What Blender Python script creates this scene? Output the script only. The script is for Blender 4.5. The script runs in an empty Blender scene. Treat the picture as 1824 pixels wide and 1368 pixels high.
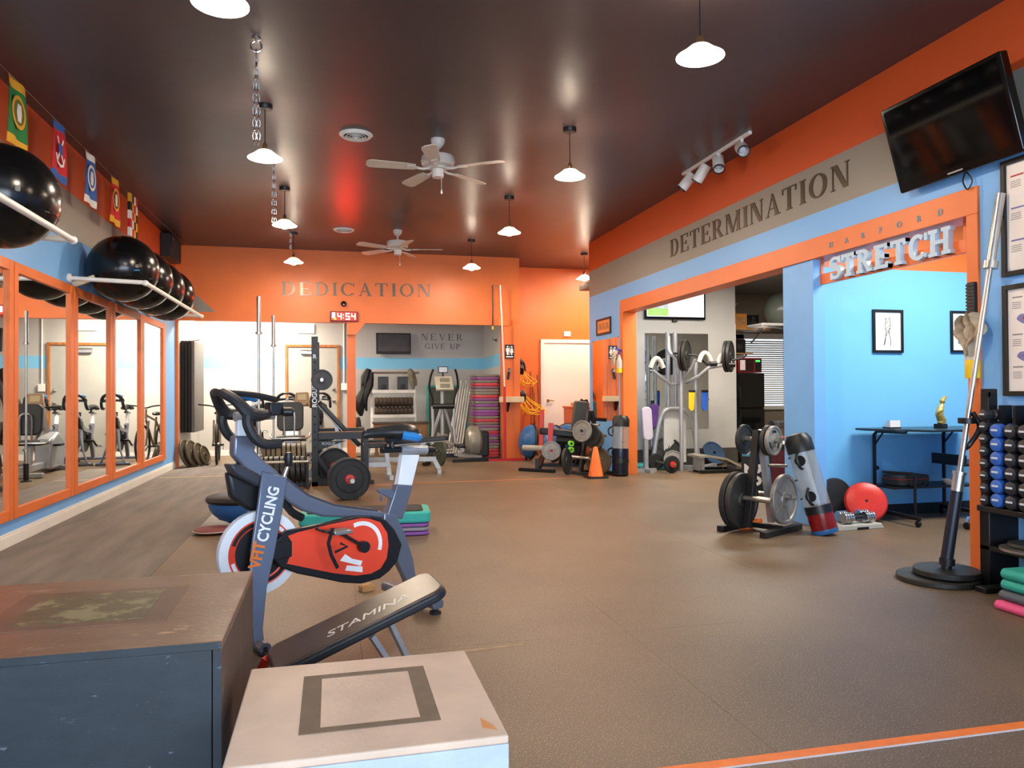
import bpy, math, random
from mathutils import Matrix, Vector
random.seed(7)
S = bpy.context.scene
COL = S.collection
PI = math.pi

# ---------------------------------------------------------------- camera, world, large lights, exposure
FPX, YAW, PITCH, ROLL, CH = 1327.0, .2372, .01155, -.0056, 1.193
_f = Vector((math.sin(YAW) * math.cos(PITCH), math.cos(YAW) * math.cos(PITCH), math.sin(PITCH)))
_r = Vector((math.cos(YAW), -math.sin(YAW), 0)); _u = _r.cross(_f)
_c, _s = math.cos(ROLL), math.sin(ROLL)
_r, _u = _c * _r + _s * _u, -_s * _r + _c * _u
cam = bpy.data.objects.new('camera', bpy.data.cameras.new('camera'))
COL.objects.link(cam)
cam.matrix_world = Matrix(((_r.x, _u.x, -_f.x, 0), (_r.y, _u.y, -_f.y, 0), (_r.z, _u.z, -_f.z, CH), (0, 0, 0, 1)))
cam.data.sensor_width = 36; cam.data.lens = FPX / 1824 * 36
cam.data.clip_start = .05; cam.data.clip_end = 100
S.camera = cam
S.view_settings.view_transform = 'Standard'
S.view_settings.look = 'None'
S.view_settings.gamma = 1
S.view_settings.use_curve_mapping = False
S.view_settings.exposure = 1.0
S.cycles.use_denoising = True
S.cycles.max_bounces = 8
S.cycles.sample_clamp_indirect = 6
wld = bpy.data.worlds.new('daylight'); S.world = wld; wld.use_nodes = True
wld.node_tree.nodes['Background'].inputs[0].default_value = (.55, .72, 1, 1)
wld.node_tree.nodes['Background'].inputs[1].default_value = .6
def area(name, loc, rot, sx, sy, power, color):
    l = bpy.data.lights.new(name, 'AREA'); l.shape = 'RECTANGLE'; l.size = sx; l.size_y = sy
    l.energy = power; l.color = color
    o = bpy.data.objects.new(name, l); COL.objects.link(o); o.location = loc; o.rotation_euler = rot
    return o
# daylight entering through the shop-front windows in the wall behind the camera
area('window_daylight', (.8, -2.72, 1.55), (PI / 2, 0, 0), 5.6, 2.1, 240, (.74, .87, 1))
# ceiling fixtures of the side rooms (out of the camera's sight)
area('alcove_fixture', (-1.5, 14.3, 2.88), (0, 0, 0), 1.2, .4, 110, (1, .9, .76))
area('weights_fixture', (5.5, 9.0, 2.98), (0, 0, 0), 2.4, .6, 90, (1, .92, .8))
area('stretch_fixture', (5.6, 4.7, 2.93), (0, 0, 0), 1.6, .6, 60, (1, 1, .92))
area('corridor_fixture', (5.2, 12.9, 3.6), (0, 0, 0), .6, .6, 50, (1, .88, .7))

# ---------------------------------------------------------------- materials
def lin(h):
    h = h.lstrip('#'); o = []
    for i in (0, 2, 4):
        c = int(h[i:i + 2], 16) / 255
        o.append(c / 12.92 if c <= .04045 else ((c + .055) / 1.055) ** 2.4)
    return o
MATS = {}
def nd(nt, t, **k):
    n = nt.nodes.new(t)
    for a, v in k.items(): setattr(n, a, v)
    return n
def M(name, col=None, rough=.5, metal=0, var=.12, scale=6, bump=0, bscale=None, emit=0, alpha=1, trans=0, coat=0, ior=1.45, stretch=None, spec=.5):
    if name in MATS: return MATS[name]
    m = bpy.data.materials.new(name); m.use_nodes = True; nt = m.node_tree
    b = nt.nodes['Principled BSDF']
    c = lin(col)
    b.inputs['Roughness'].default_value = rough; b.inputs['Metallic'].default_value = metal
    b.inputs['IOR'].default_value = ior
    b.inputs['Specular IOR Level'].default_value = spec
    b.inputs['Coat Weight'].default_value = coat
    b.inputs['Transmission Weight'].default_value = trans
    b.inputs['Alpha'].default_value = alpha
    tc = nd(nt, 'ShaderNodeTexCoord'); mp = nd(nt, 'ShaderNodeMapping')
    if stretch: mp.inputs['Scale'].default_value = stretch
    nt.links.new(tc.outputs['Object'], mp.inputs['Vector'])
    nz = nd(nt, 'ShaderNodeTexNoise'); nz.inputs['Scale'].default_value = scale; nz.inputs['Detail'].default_value = 4
    nt.links.new(mp.outputs[0], nz.inputs['Vector'])
    rp = nd(nt, 'ShaderNodeValToRGB')
    rp.color_ramp.elements[0].position = .3; rp.color_ramp.elements[1].position = .7
    rp.color_ramp.elements[0].color = (*[x * (1 - var) for x in c], 1)
    rp.color_ramp.elements[1].color = (*[min(1, x * (1 + var)) for x in c], 1)
    nt.links.new(nz.outputs['Fac'], rp.inputs['Fac'])
    nt.links.new(rp.outputs['Color'], b.inputs['Base Color'])
    if emit:
        nt.links.new(rp.outputs['Color'], b.inputs['Emission Color']); b.inputs['Emission Strength'].default_value = emit
    if bump:
        n2 = nd(nt, 'ShaderNodeTexNoise'); n2.inputs['Scale'].default_value = bscale or scale * 8; n2.inputs['Detail'].default_value = 3
        nt.links.new(mp.outputs[0], n2.inputs['Vector'])
        bp = nd(nt, 'ShaderNodeBump'); bp.inputs['Strength'].default_value = bump; bp.inputs['Distance'].default_value = .01
        nt.links.new(n2.outputs['Fac'], bp.inputs['Height']); nt.links.new(bp.outputs['Normal'], b.inputs['Normal'])
    MATS[name] = m
    return m
def bands(name, stops, rough=.45):
    """wall paint in horizontal bands: stops = [(z_from, hex), ...] ascending"""
    m = M(name, '#808080', rough, 0, .04, 3, .08, 60); nt = m.node_tree; b = nt.nodes['Principled BSDF']
    g = nd(nt, 'ShaderNodeNewGeometry'); sp = nd(nt, 'ShaderNodeSeparateXYZ'); nt.links.new(g.outputs['Position'], sp.inputs[0])
    mr = nd(nt, 'ShaderNodeMapRange'); mr.inputs['From Min'].default_value = 0; mr.inputs['From Max'].default_value = 4
    nt.links.new(sp.outputs['Z'], mr.inputs['Value'])
    r = nd(nt, 'ShaderNodeValToRGB'); cr = r.color_ramp; cr.interpolation = 'CONSTANT'
    cr.elements[0].position = 0; cr.elements[0].color = (*lin(stops[0][1]), 1)
    cr.elements[1].position = stops[1][0] / 4; cr.elements[1].color = (*lin(stops[1][1]), 1)
    for z, c in stops[2:]:
        e = cr.elements.new(z / 4); e.color = (*lin(c), 1)
    nt.links.new(mr.outputs[0], r.inputs['Fac']); nt.links.new(r.outputs['Color'], b.inputs['Base Color'])
    return m
ORANGE, BLUE, GREYP, PALE = '#df7234', '#76b0ea', '#8c857c', '#b9b6b0'
m_orange = M('orange_paint', ORANGE, .42, 0, .05, 3, .08, 60)
m_blue = M('blue_paint', BLUE, .45, 0, .04, 3, .08, 60)
m_wallband = bands('banded_wall_paint', [(0, BLUE), (2.745, GREYP), (3.17, '#c8501f')])
m_alcove = bands('alcove_wall_paint', [(0, PALE), (1.68, '#7cc3e6'), (1.915, PALE)])
m_pale = M('pale_grey_paint', PALE, .55, 0, .04, 3, .08, 60)
m_ceil = M('dark_ceiling_paint', '#4a3d3e', .33, 0, .12, 1.2, .12, 9)
m_white = M('white_paint', '#e8e4dc', .4, 0, .04, 5)
m_whiteplastic = M('white_plastic', '#e6e3dd', .35, 0, .04, 5)
m_black = M('black_plastic', '#141414', .4, 0, .2, 8)
m_blackmetal = M('black_powder_coat', '#1a1a1b', .38, .2, .2, 10)
m_rubber = M('black_rubber', '#1d1d1e', .7, 0, .2, 12, .15, 90)
m_iron = M('cast_iron_grey', '#94908a', .5, .5, .2, 14, .2, 70)
m_irondark = M('cast_iron_dark', '#33322f', .5, .4, .2, 14, .2, 70)
m_chrome = M('chrome', '#d8d8d8', .15, 1, .05, 5)
m_steel = M('brushed_steel', '#b8b4ac', .3, .9, .1, 8)
m_silver = M('silver_powder_coat', '#a9aaac', .35, .4, .08, 8)
m_mirror = M('mirror_glass', '#eef2f0', .012, 1, .0, 1)
m_wood = M('natural_wood', '#b98a55', .5, 0, .25, 5, .1, 30, stretch=(1, 8, 8))
m_red = M('red_plastic', '#d03a2c', .4, 0, .08, 8)
m_gum = M('grey_vinyl', '#3c3c40', .45, 0, .12, 12, .1, 80)
m_teal = M('teal_rubber', '#38b0a4', .6, 0, .08, 10)
m_yellow = M('yellow_rubber', '#f0b81e', .5, 0, .08, 10)

# ---------------------------------------------------------------- mesh builder
class MB:
    def __init__(s): s.v = []; s.f = []; s.T = Matrix.Identity(4)
    def add(s, vs, fs):
        n = len(s.v); s.v += [tuple(s.T @ Vector(p)) for p in vs]; s.f += [tuple(n + i for i in f) for f in fs]; return s
    def box(s, x0, y0, z0, x1, y1, z1):
        return s.add([(x0, y0, z0), (x1, y0, z0), (x1, y1, z0), (x0, y1, z0), (x0, y0, z1), (x1, y0, z1), (x1, y1, z1), (x0, y1, z1)],
                     [(0, 3, 2, 1), (4, 5, 6, 7), (0, 1, 5, 4), (1, 2, 6, 5), (2, 3, 7, 6), (3, 0, 4, 7)])
    def cbox(s, c, d):
        return s.box(c[0] - d[0] / 2, c[1] - d[1] / 2, c[2] - d[2] / 2, c[0] + d[0] / 2, c[1] + d[1] / 2, c[2] + d[2] / 2)
    def bar(s, p, q, w, h, up=(0, 0, 1)):
        """rectangular bar from p to q, w across, h along up"""
        p, q = Vector(p), Vector(q); d = (q - p).normalized(); a = d.cross(Vector(up))
        if a.length < 1e-4: a = d.cross(Vector((1, 0, 0)))
        a.normalize(); b = a.cross(d); a *= w / 2; b *= h / 2
        vs = [o + i * a + j * b for o in (p, q) for i, j in ((-1, -1), (1, -1), (1, 1), (-1, 1))]
        return s.add(vs, [(3, 2, 1, 0), (4, 5, 6, 7), (0, 1, 5, 4), (1, 2, 6, 5), (2, 3, 7, 6), (3, 0, 4, 7)])
    def cyl(s, p, q, r, r2=None, n=16):
        return s.tube([p, q], r, n, rs=[r, r if r2 is None else r2])
    def tube(s, pts, r, n=8, rs=None, closed=False, sub=0):
        pts = [Vector(p) for p in pts]
        if sub:
            o = []; L = len(pts)
            for i in range(L if closed else L - 1):
                g = lambda k: pts[k % L] if closed else pts[max(0, min(L - 1, k))]
                a, b, c, d = g(i - 1), g(i), g(i + 1), g(i + 2)
                for k in range(sub):
                    t = k / sub
                    o.append(.5 * ((2 * b) + (c - a) * t + (2 * a - 5 * b + 4 * c - d) * t * t + (3 * b - a - 3 * c + d) * t ** 3))
            if not closed: o.append(pts[-1])
            if rs:
                R = []
                for i in range(len(rs) - 1): R += [rs[i] + (rs[i + 1] - rs[i]) * k / sub for k in range(sub)]
                rs = R + [rs[-1]]
            pts = o
        L = len(pts); vs = []; fs = []; nrm = None
        for i, p in enumerate(pts):
            if closed: d = pts[(i + 1) % L] - pts[i - 1]
            else: d = pts[min(i + 1, L - 1)] - pts[max(i - 1, 0)]
            d.normalize()
            if nrm is None:
                nrm = d.cross(Vector((0, 0, 1)))
                if nrm.length < .05: nrm = d.cross(Vector((1, 0, 0)))
            nrm = (nrm - d * nrm.dot(d)).normalized(); b = d.cross(nrm)
            rr = rs[i] if rs else r
            for k in range(n):
                a = 2 * PI * k / n; vs.append(p + rr * (math.cos(a) * nrm + math.sin(a) * b))
        for i in range(L if closed else L - 1):
            for k in range(n):
                j = (i + 1) % L
                fs.append((i * n + k, i * n + (k + 1) % n, j * n + (k + 1) % n, j * n + k))
        if not closed:
            fs.append(tuple(range(n - 1, -1, -1))); fs.append(tuple((L - 1) * n + k for k in range(n)))
        return s.add(vs, fs)
    def lathe(s, prof, n=24, o=(0, 0, 0), ax='z', arc=None):
        """profile [(r, h)] spun about an axis through o"""
        vs = []; fs = []; o = Vector(o); L = len(prof)
        for r, h in prof:
            for k in range(n):
                a = 2 * PI * k / n; c, d = r * math.cos(a), r * math.sin(a)
                vs.append(o + Vector({'z': (c, d, h), 'x': (h, c, d), 'y': (d, h, c)}[ax]))
        for i in range(L - 1):
            for k in range(n):
                fs.append((i * n + k, i * n + (k + 1) % n, (i + 1) * n + (k + 1) % n, (i + 1) * n + k))
        if prof[0][0] > 1e-5: fs.append(tuple(range(n - 1, -1, -1)))
        if prof[-1][0] > 1e-5: fs.append(tuple((L - 1) * n + k for k in range(n)))
        return s.add(vs, fs)
    def ring(s, prof, n=24, o=(0, 0, 0), ax='z'):
        """closed profile spun: a solid ring"""
        vs = []; fs = []; o = Vector(o); L = len(prof)
        for r, h in prof:
            for k in range(n):
                a = 2 * PI * k / n; c, d = r * math.cos(a), r * math.sin(a)
                vs.append(o + Vector({'z': (c, d, h), 'x': (h, c, d), 'y': (d, h, c)}[ax]))
        for i in range(L):
            j = (i + 1) % L
            for k in range(n):
                fs.append((i * n + k, i * n + (k + 1) % n, j * n + (k + 1) % n, j * n + k))
        return s.add(vs, fs)
    def ball(s, c, r, n=20, m=12, sq=(1, 1, 1)):
        pr = [(r * math.sin(PI * i / m), -r * math.cos(PI * i / m)) for i in range(m + 1)]
        pr[0] = (0, -r); pr[-1] = (0, r)
        old = s.T; s.T = s.T @ Matrix.Translation(c) @ Matrix.Diagonal((*sq, 1)); s.lathe(pr, n); s.T = old
        return s
    def prism(s, poly, h0, h1, ax='z'):
        """2-D polygon extruded along an axis; ax z: (x,y); y: (x,z); x: (y,z)"""
        n = len(poly)
        f = {'z': lambda a, b, h: (a, b, h), 'y': lambda a, b, h: (a, h, b), 'x': lambda a, b, h: (h, a, b)}[ax]
        vs = [f(a, b, h0) for a, b in poly] + [f(a, b, h1) for a, b in poly]
        fs = [tuple(range(n - 1, -1, -1)), tuple(range(n, 2 * n))] + [(i, (i + 1) % n, n + (i + 1) % n, n + i) for i in range(n)]
        return s.add(vs, fs)
    def strip(s, pts, ws, h0, h1, ax='z'):
        """flat stroke of varying width along 2-D points, extruded"""
        P = [Vector((*p, 0)) for p in pts]; L = []; R = []
        for i, p in enumerate(P):
            d = (P[min(i + 1, len(P) - 1)] - P[max(i - 1, 0)]).normalized(); nn = Vector((-d.y, d.x, 0)); w = ws[i] if isinstance(ws, (list, tuple)) else ws
            L.append((p + nn * w / 2)[:2]); R.append((p - nn * w / 2)[:2])
        for i in range(len(P) - 1):
            s.prism([L[i], R[i], R[i + 1], L[i + 1]], h0, h1, ax)
        return s
    def mesh(s, name, smooth=35):
        me = bpy.data.meshes.new(name); me.from_pydata(s.v, [], s.f); me.validate()
        import bmesh
        bm = bmesh.new(); bm.from_mesh(me); bmesh.ops.recalc_face_normals(bm, faces=bm.faces[:]); bm.to_mesh(me); bm.free()
        if smooth:
            for p in me.polygons: p.use_smooth = True
            me.set_sharp_from_angle(angle=math.radians(smooth))
        me.update()
        return me
    def build(s, name, mat, parent=None, smooth=35, bevel=0, seg=2):
        me = s.mesh(name, smooth)
        if mat: me.materials.append(mat)
        o = bpy.data.objects.new(name, me); COL.objects.link(o)
        if parent: o.parent = parent
        if bevel:
            b = o.modifiers.new('bevel', 'BEVEL'); b.width = bevel; b.segments = seg; b.limit_method = 'ANGLE'; b.angle_limit = math.radians(40)
        return o
def rrect(w, h, r, n=4, cx=0, cy=0):
    o = []
    for sx, sy, a0 in ((1, 1, 0), (-1, 1, 90), (-1, -1, 180), (1, -1, 270)):
        for k in range(n + 1):
            a = math.radians(a0 + 90 * k / n); o.append((cx + sx * (w / 2 - r) + r * math.cos(a), cy + sy * (h / 2 - r) + r * math.sin(a)))
    return o
def tag(o, label=None, cat=None, group=None, kind=None):
    for k, v in (('label', label), ('category', cat), ('group', group), ('kind', kind)):
        if v: o[k] = v
    return o
def thing(name, label, cat, loc=(0, 0, 0), rz=0, group=None, rot=None):
    o = bpy.data.objects.new(name, None); COL.objects.link(o); o.location = loc
    o.rotation_euler = rot or (0, 0, rz); o.empty_display_size = .1
    return tag(o, label, cat, group)
def struct(name, mb, mat, parent=None, bevel=0):
    o = mb.build(name, mat, parent, 35, bevel)
    if not parent: o['kind'] = 'structure'
    return o
def copy_tree(o, parent=None):
    c = o.copy(); COL.objects.link(c)
    if parent: c.parent = parent
    for ch in list(o.children): copy_tree(ch, c)
    return c
def dup(o, loc, rz=None, label=None, rot=None, group=None):
    c = copy_tree(o); c.location = loc
    if rot: c.rotation_euler = rot
    elif rz is not None: c.rotation_euler = (0, 0, rz)
    if label: c['label'] = label
    if group: c['group'] = group
    return c
def B(): return MB()
def textmb(body, size, depth=.002, shear=0, bold=0, spacing=1, align='CENTER'):
    cu = bpy.data.curves.new('lettering', 'FONT'); cu.body = body; cu.size = size; cu.extrude = depth / 2; cu.shear = shear
    cu.offset = bold; cu.space_character = spacing; cu.align_x = align; cu.align_y = 'CENTER'; cu.resolution_u = 3
    ob = bpy.data.objects.new('lettering', cu); me = bpy.data.meshes.new_from_object(ob)
    mb = MB(); mb.v = [tuple(v.co) for v in me.vertices]; mb.f = [tuple(p.vertices) for p in me.polygons]
    bpy.data.objects.remove(ob); bpy.data.curves.remove(cu); bpy.data.meshes.remove(me)
    return mb
def text(body, size, mat, parent, mtx, name='lettering', depth=.002, **k):
    mb = textmb(body, size, depth, **k); mb.v = [tuple(mtx @ Vector(p)) for p in mb.v]
    return mb.build(name, mat, parent, 0)
# frames for flat lettering: reading direction r, up u
def frame(o, r, u):
    r = Vector(r).normalized(); u = Vector(u); u = (u - r * u.dot(r)).normalized(); n = r.cross(u)
    return Matrix(((r.x, u.x, n.x, o[0]), (r.y, u.y, n.y, o[1]), (r.z, u.z, n.z, o[2]), (0, 0, 0, 1)))

# ---------------------------------------------------------------- serif glyphs (unit cap height)
def arc(cx, cy, rx, ry, a0, a1, n=14):
    return [(cx + rx * math.cos(math.radians(a0 + (a1 - a0) * i / n)), cy + ry * math.sin(math.radians(a0 + (a1 - a0) * i / n))) for i in range(n + 1)]
def glyph(ch, mb, x, t, n, sh, so, h0, h1, sc):
    """adds the glyph at x, returns its advance width; t thick stroke, n thin stroke, sh serif height, so serif overhang"""
    cnt = [0]
    def lift(): cnt[0] += 1; return h1 * (1 + .012 * cnt[0])   # strokes overlap: each a hair prouder than the last
    def quad(*p): mb.prism([((x + a) * sc, b * sc) for a, b in p], h0, lift())
    def rect(a, b, c, d): quad((a, b), (c, b), (c, d), (a, d))
    def st(pts, ws): mb.strip([((x + a) * sc, b * sc) for a, b in pts], [w * sc for w in ws] if isinstance(ws, list) else ws * sc, h0, lift())
    def stem(cx, w=t, top=True, bot=True):
        rect(cx - w / 2, 0, cx + w / 2, 1)
        if bot: rect(cx - w / 2 - so, 0, cx + w / 2 + so, sh)
        if top: rect(cx - w / 2 - so, 1 - sh, cx + w / 2 + so, 1)
    def bowl(cx, cy, rx, ry, a0, a1):
        pts = arc(cx, cy, rx - t / 2, ry - n / 2, a0, a1, 16)
        ws = [n + (t - n) * abs(math.cos(math.radians(a0 + (a1 - a0) * i / 16))) ** 1.5 for i in range(17)]
        st(pts, ws)
    L = so + t / 2
    if ch == 'I': stem(L); return 2 * L
    if ch == 'D':
        stem(L); rect(L, 1 - n, L + .2, 1); rect(L, 0, L + .2, n); bowl(L + .2, .5, .46, .5, -90, 90); return L + .68
    if ch == 'E':
        stem(L); w = .56
        rect(L, 1 - n, L + w, 1); rect(L, 0, L + w + .04, n); rect(L, .5 - n / 2, L + w * .75, .5 + n / 2)
        rect(L + w - n, .76, L + w, 1); rect(L + w + .04 - n, 0, L + w + .04, .25); rect(L + w * .75 - n, .39, L + w * .75, .61)
        return L + w + .06
    if ch == 'T':
        c = .4; rect(c - t / 2, 0, c + t / 2, 1); rect(c - t / 2 - so, 0, c + t / 2 + so, sh); rect(0, 1 - n, .8, 1)
        rect(0, .74, n, 1); rect(.8 - n, .74, .8, 1); return .82
    if ch == 'O': bowl(.46, .5, .46, .5, 0, 360); return .94
    if ch == 'C':
        bowl(.46, .5, .46, .5, 48, 318); rect(.78, .7, .78 + n, .98); rect(.78, .06, .78 + n * .7, .22); return .88
    if ch == 'G':
        bowl(.46, .5, .46, .5, 48, 310); rect(.78, .7, .78 + n, .98); rect(.7, .05, .7 + t, .42); rect(.6, .42 - sh, .96, .42); return .96
    if ch == 'A':
        quad((.08, 0), (.08 + n, 0), (.46, .98), (.42, 1.0)); quad((.72 - t / 2, 0), (.72 + t / 2, 0), (.47, 1.02), (.36, 1.02))
        rect(.2, .32, .64, .32 + n); rect(.0, 0, .1 + n + so, sh); rect(.72 - t / 2 - so, 0, .72 + t / 2 + so, sh); return .86
    if ch == 'V':
        quad((.06, 1), (.06 + t, 1), (.5, 0), (.42, 0)); quad((.74, 1), (.74 + n, 1), (.5, 0), (.43, 0))
        rect(-.02, 1 - sh, .06 + t + so, 1); rect(.68, 1 - sh, .88, 1); return .86
    if ch == 'N':
        a = so + n / 2; b = a + .66; stem(a, n); stem(b, n, True, False); quad((a - n / 2, 1), (a + t, 1), (b + n / 2, 0), (b + n / 2 - t, 0)); return b + a
    if ch == 'M':
        a = so + n / 2; b = a + .86; stem(a, n); stem(b, t); c = (a + b) / 2
        quad((a - n / 2, 1), (a + t, 1), (c + t / 2, 0), (c - t / 3, 0)); quad((b - n, 1), (b + n / 2, 1), (c + n, 0), (c, 0)); return b + L
    if ch in 'PR':
        stem(L); rect(L, 1 - n, L + .18, 1); rect(L, .46, L + .18, .46 + n); bowl(L + .18, .73, .34, .27, -90, 90)
        if ch == 'R':
            quad((L + .16, .48), (L + .16 + t, .48), (L + .68, 0), (L + .68 - t, 0)); rect(L + .44, 0, L + .68 + so / 2, sh); return L + .72
        return L + .56
    if ch == 'U':
        rect(L - t / 2, .3, L + t / 2, 1); rect(L - t / 2 - so, 1 - sh, L + t / 2 + so, 1); b = L + .6
        rect(b - n / 2, .3, b + n / 2, 1); rect(b - n / 2 - so, 1 - sh, b + n / 2 + so, 1)
        c = (L - t / 2 + b + n / 2) / 2; bowl(c, .32, (b + n / 2 - L + t / 2) / 2, .32, 180, 360); return b + L
    if ch == 'H':
        stem(L); stem(L + .6); rect(L, .5 - n / 2, L + .6, .5 + n / 2); return 2 * L + .6
    if ch == 'S':
        pts = arc(.34, .74, .27, .21, 20, 270, 12) + arc(.34, .29, .29, .22, 90, -160, 12)[1:]
        k = len(pts); st(pts, [n + (t * 1.05 - n) * math.exp(-((i - k / 2) / (k * .22)) ** 2) for i in range(k)])
        rect(.56, .68, .56 + n, 1); rect(.05, 0, .05 + n, .3); return .68
    return .4
def serif_word(word, parent, mtx, height, width, mat, depth, t=.17, n=.06, sh=.05, so=.07, gap=.12, name='letter'):
    """lays the letters out to the given total width; each letter is a part"""
    tot = sum(glyph(c, MB(), 0, t, n, sh, so, 0, 1, 1) for c in word) + gap * (len(word) - 1)
    kx = width / (tot * height); x = 0
    for c in word:
        mb = MB(); adv = glyph(c, mb, 0, t, n, sh, so, 0, depth, height)
        mb.v = [tuple(mtx @ Vector(((p[0] + x * height) * kx, p[1], p[2]))) for p in mb.v]
        mb.build(name, mat, parent, 0); x += adv + gap
# ---------------------------------------------------------------- the setting
XL, XR, YB, H = -2.486, 4.12, 13.12, 3.643
def rubber_floor():
    m = M('speckled_rubber', '#6b5743', .4, 0, .2, 1.3, .25, 160)
    nt = m.node_tree; b = nt.nodes['Principled BSDF']; tc = nd(nt, 'ShaderNodeTexCoord')
    v = nd(nt, 'ShaderNodeTexNoise'); v.inputs['Scale'].default_value = 150; v.inputs['Detail'].default_value = 2
    nt.links.new(tc.outputs['Object'], v.inputs['Vector'])
    r = nd(nt, 'ShaderNodeValToRGB'); r.color_ramp.elements[0].position = .58; r.color_ramp.elements[1].position = .68
    r.color_ramp.elements[0].color = (0, 0, 0, 1); r.color_ramp.elements[1].color = (1, 1, 1, 1)
    nt.links.new(v.outputs['Fac'], r.inputs['Fac'])
    mx = nd(nt, 'ShaderNodeMix', data_type='RGBA'); old = b.inputs['Base Color'].links[0].from_socket
    nt.links.new(r.outputs['Color'], mx.inputs['Factor']); nt.links.new(old, mx.inputs[6]); mx.inputs[7].default_value = (*lin('#a8926c'), 1)
    nt.links.new(mx.outputs[2], b.inputs['Base Color'])
    return m
m_floor = rubber_floor()
m_turf = M('charcoal_turf', '#786e66', .8, 0, .22, 2.2, .5, 120, stretch=(3, .5, 1))
fl = struct('floor', B().box(-2.7, -2.7, -.12, 9, 15.6, -.014), M('concrete', '#2a2826', .8, 0, .1, 3))
xs = [-1.165, .13, 1.425, 2.745, 4.05, 5.35, 6.65, 7.95, 9]
ys = [-2.7, -.39, 1.55, 3.487, 5.425, 7.37, 9.31, 11.25, 13.19, 15.5]
for i in range(len(xs) - 1):
    for j in range(len(ys) - 1):
        B().box(xs[i] + .0008, ys[j] + .0008, -.014, xs[i + 1] - .0008, ys[j + 1] - .0008, 0).build('rubber_mat', m_floor, fl, 0)
for j in range(4):
    B().box(XL, -2.7 + 4 * j, -.014, xs[0] - .003, 1.296 + 4 * j, 0).build('turf_strip', m_turf, fl, 0)
B().box(XL, 13.3, -.014, xs[0] - .003, 15.5, 0).build('rubber_mat', m_floor, fl, 0)

struct('ceiling', B().box(-2.7, -2.7, H, 4.3, YB + .13, H + .1).box(4.3, 11.6, H, 6.2, 14.3, H + .1).box(3.32, YB + .13, H, 4.3, 14.3, H + .1), m_ceil)
struct('wall_left', B().box(-2.62, -2.7, 0, XL, YB, H), m_wallband)
# shop-front wall behind the camera, with its window openings
struct('wall_front', B().box(-2.62, -2.75, 0, 4.3, -2.6, .5).box(-2.62, -2.75, 2.6, 4.3, -2.6, H).box(-2.62, -2.75, .5, -2.1, -2.6, 2.6)
       .box(3.6, -2.75, .5, 4.3, -2.6, 2.6).box(.7, -2.75, .5, .9, -2.6, 2.6), m_orange)
struct('baseboard_left', B().box(XL, -2.6, 0, XL + .018, YB - .02, .09).box(XL, -2.6, .09, XL + .011, YB - .02, .112), m_white, bevel=.003)
struct('trim_1', B().box(XL - .01, YB - .02, 0, XL + .045, YB + .06, 2.41), m_orange)
# header over the alcove
struct('wall_header', B().box(-2.62, YB, 2.41, 3.32, YB + .13, H), m_orange)
hd = struct('trim_2', B().prism([(-2.2, 2.86), (-2.2, 2.555), (-1.868, 2.555)], YB - .004, YB + .001, 'y'), M('grey_stripe_paint', '#8c857c', .45, 0, .04))
struct('wall_pier', B().box(2.985, YB - .02, 0, 3.32, YB + .13, 2.41).box(3.2, YB + .13, 0, 3.32, 14.1, H), m_orange, bevel=.004)
struct('trim_3', B().box(3.02, YB - .035, 0, 3.05, YB - .02, 2.52).box(3.2, YB - .035, 0, 3.225, YB - .02, 2.52).box(2.9, YB - .05, 2.40, 3.1, YB, 2.52), m_orange)
struct('wall_alcove_left', B().box(-2.62, YB, 0, XL, 15.5, 2.9), m_alcove)
struct('wall_alcove_back', B().box(-2.62, 15.4, 0, 3.3, 15.52, 2.9), m_alcove)
struct('wall_alcove_right', B().prism([(3.0, YB + .13), (3.2, YB + .13), (3.2, 15.4), (3.11, 15.4)], 0, 2.9), m_alcove)
struct('ceiling_alcove', B().box(-2.62, YB + .13, 2.9, 3.2, 15.52, 3.0), m_pale)
struct('baseboard_alcove', B().box(XL, 15.38, 0, -.9, 15.4, .1).box(.2, 15.38, 0, 3.1, 15.4, .1).box(XL, YB + .1, 0, XL + .018, 15.38, .1), m_white)
# brace post in the alcove opening
struct('trim_4', B().box(.255, YB + .0, 0, .4, YB + .13, 2.4), m_orange, bevel=.004)
struct('trim_5', B().prism([(.255, 2.2), (.4, 2.2), (.56, 2.405), (.255, 2.405)], YB - .06, YB + .0, 'y'), m_orange)
# corridor wall with the white door
struct('wall_corridor', B().box(3.32, 14.1, 0, 6.2, 14.25, H), m_orange)
struct('wall_corridor_end', B().box(6.1, 11.6, 0, 6.2, 14.1, H), m_orange)
# right-hand wall with the long opening
wr = B().box(XR, -2.7, 0, XR + .17, 4.0, H).box(XR, 4.0, 2.53, XR + .17, 10.22, H).box(XR, 10.22, 0, XR + .17, 11.6, H)
struct('wall_right', wr, m_wallband)
struct('trim_6', B().box(XR - .022, 4.0, 2.35, XR + .19, 10.22, 2.53), m_orange, bevel=.003)
struct('trim_7', B().box(XR - .022, 10.1, 0, XR + .19, 10.225, 2.35), m_orange, bevel=.003)
struct('trim_8', B().box(XR - .022, 4.0, 0, XR + .19, 4.09, 2.35), m_orange, bevel=.003)
struct('wall_pillar', B().box(XR, 5.74, 0, 4.235, 6.19, 2.35), m_blue)
m_stretch = bands('stretch_room_paint', [(0, '#74bae8'), (2.357, ORANGE), (3.5, ORANGE)])
struct('wall_stretch', B().box(4.235, 6.12, 0, 8.0, 6.2, 3.0), m_stretch)
struct('baseboard_stretch', B().box(4.24, 6.108, 0, 8.0, 6.12, .1), m_rubber)
struct('wall_stretch_side', B().box(8.0, 2.5, 0, 8.1, 6.2, 3.0), m_blue)
struct('wall_stretch_front', B().box(4.29, 2.5, 0, 8.0, 2.6, 3.0), m_blue)
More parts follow.
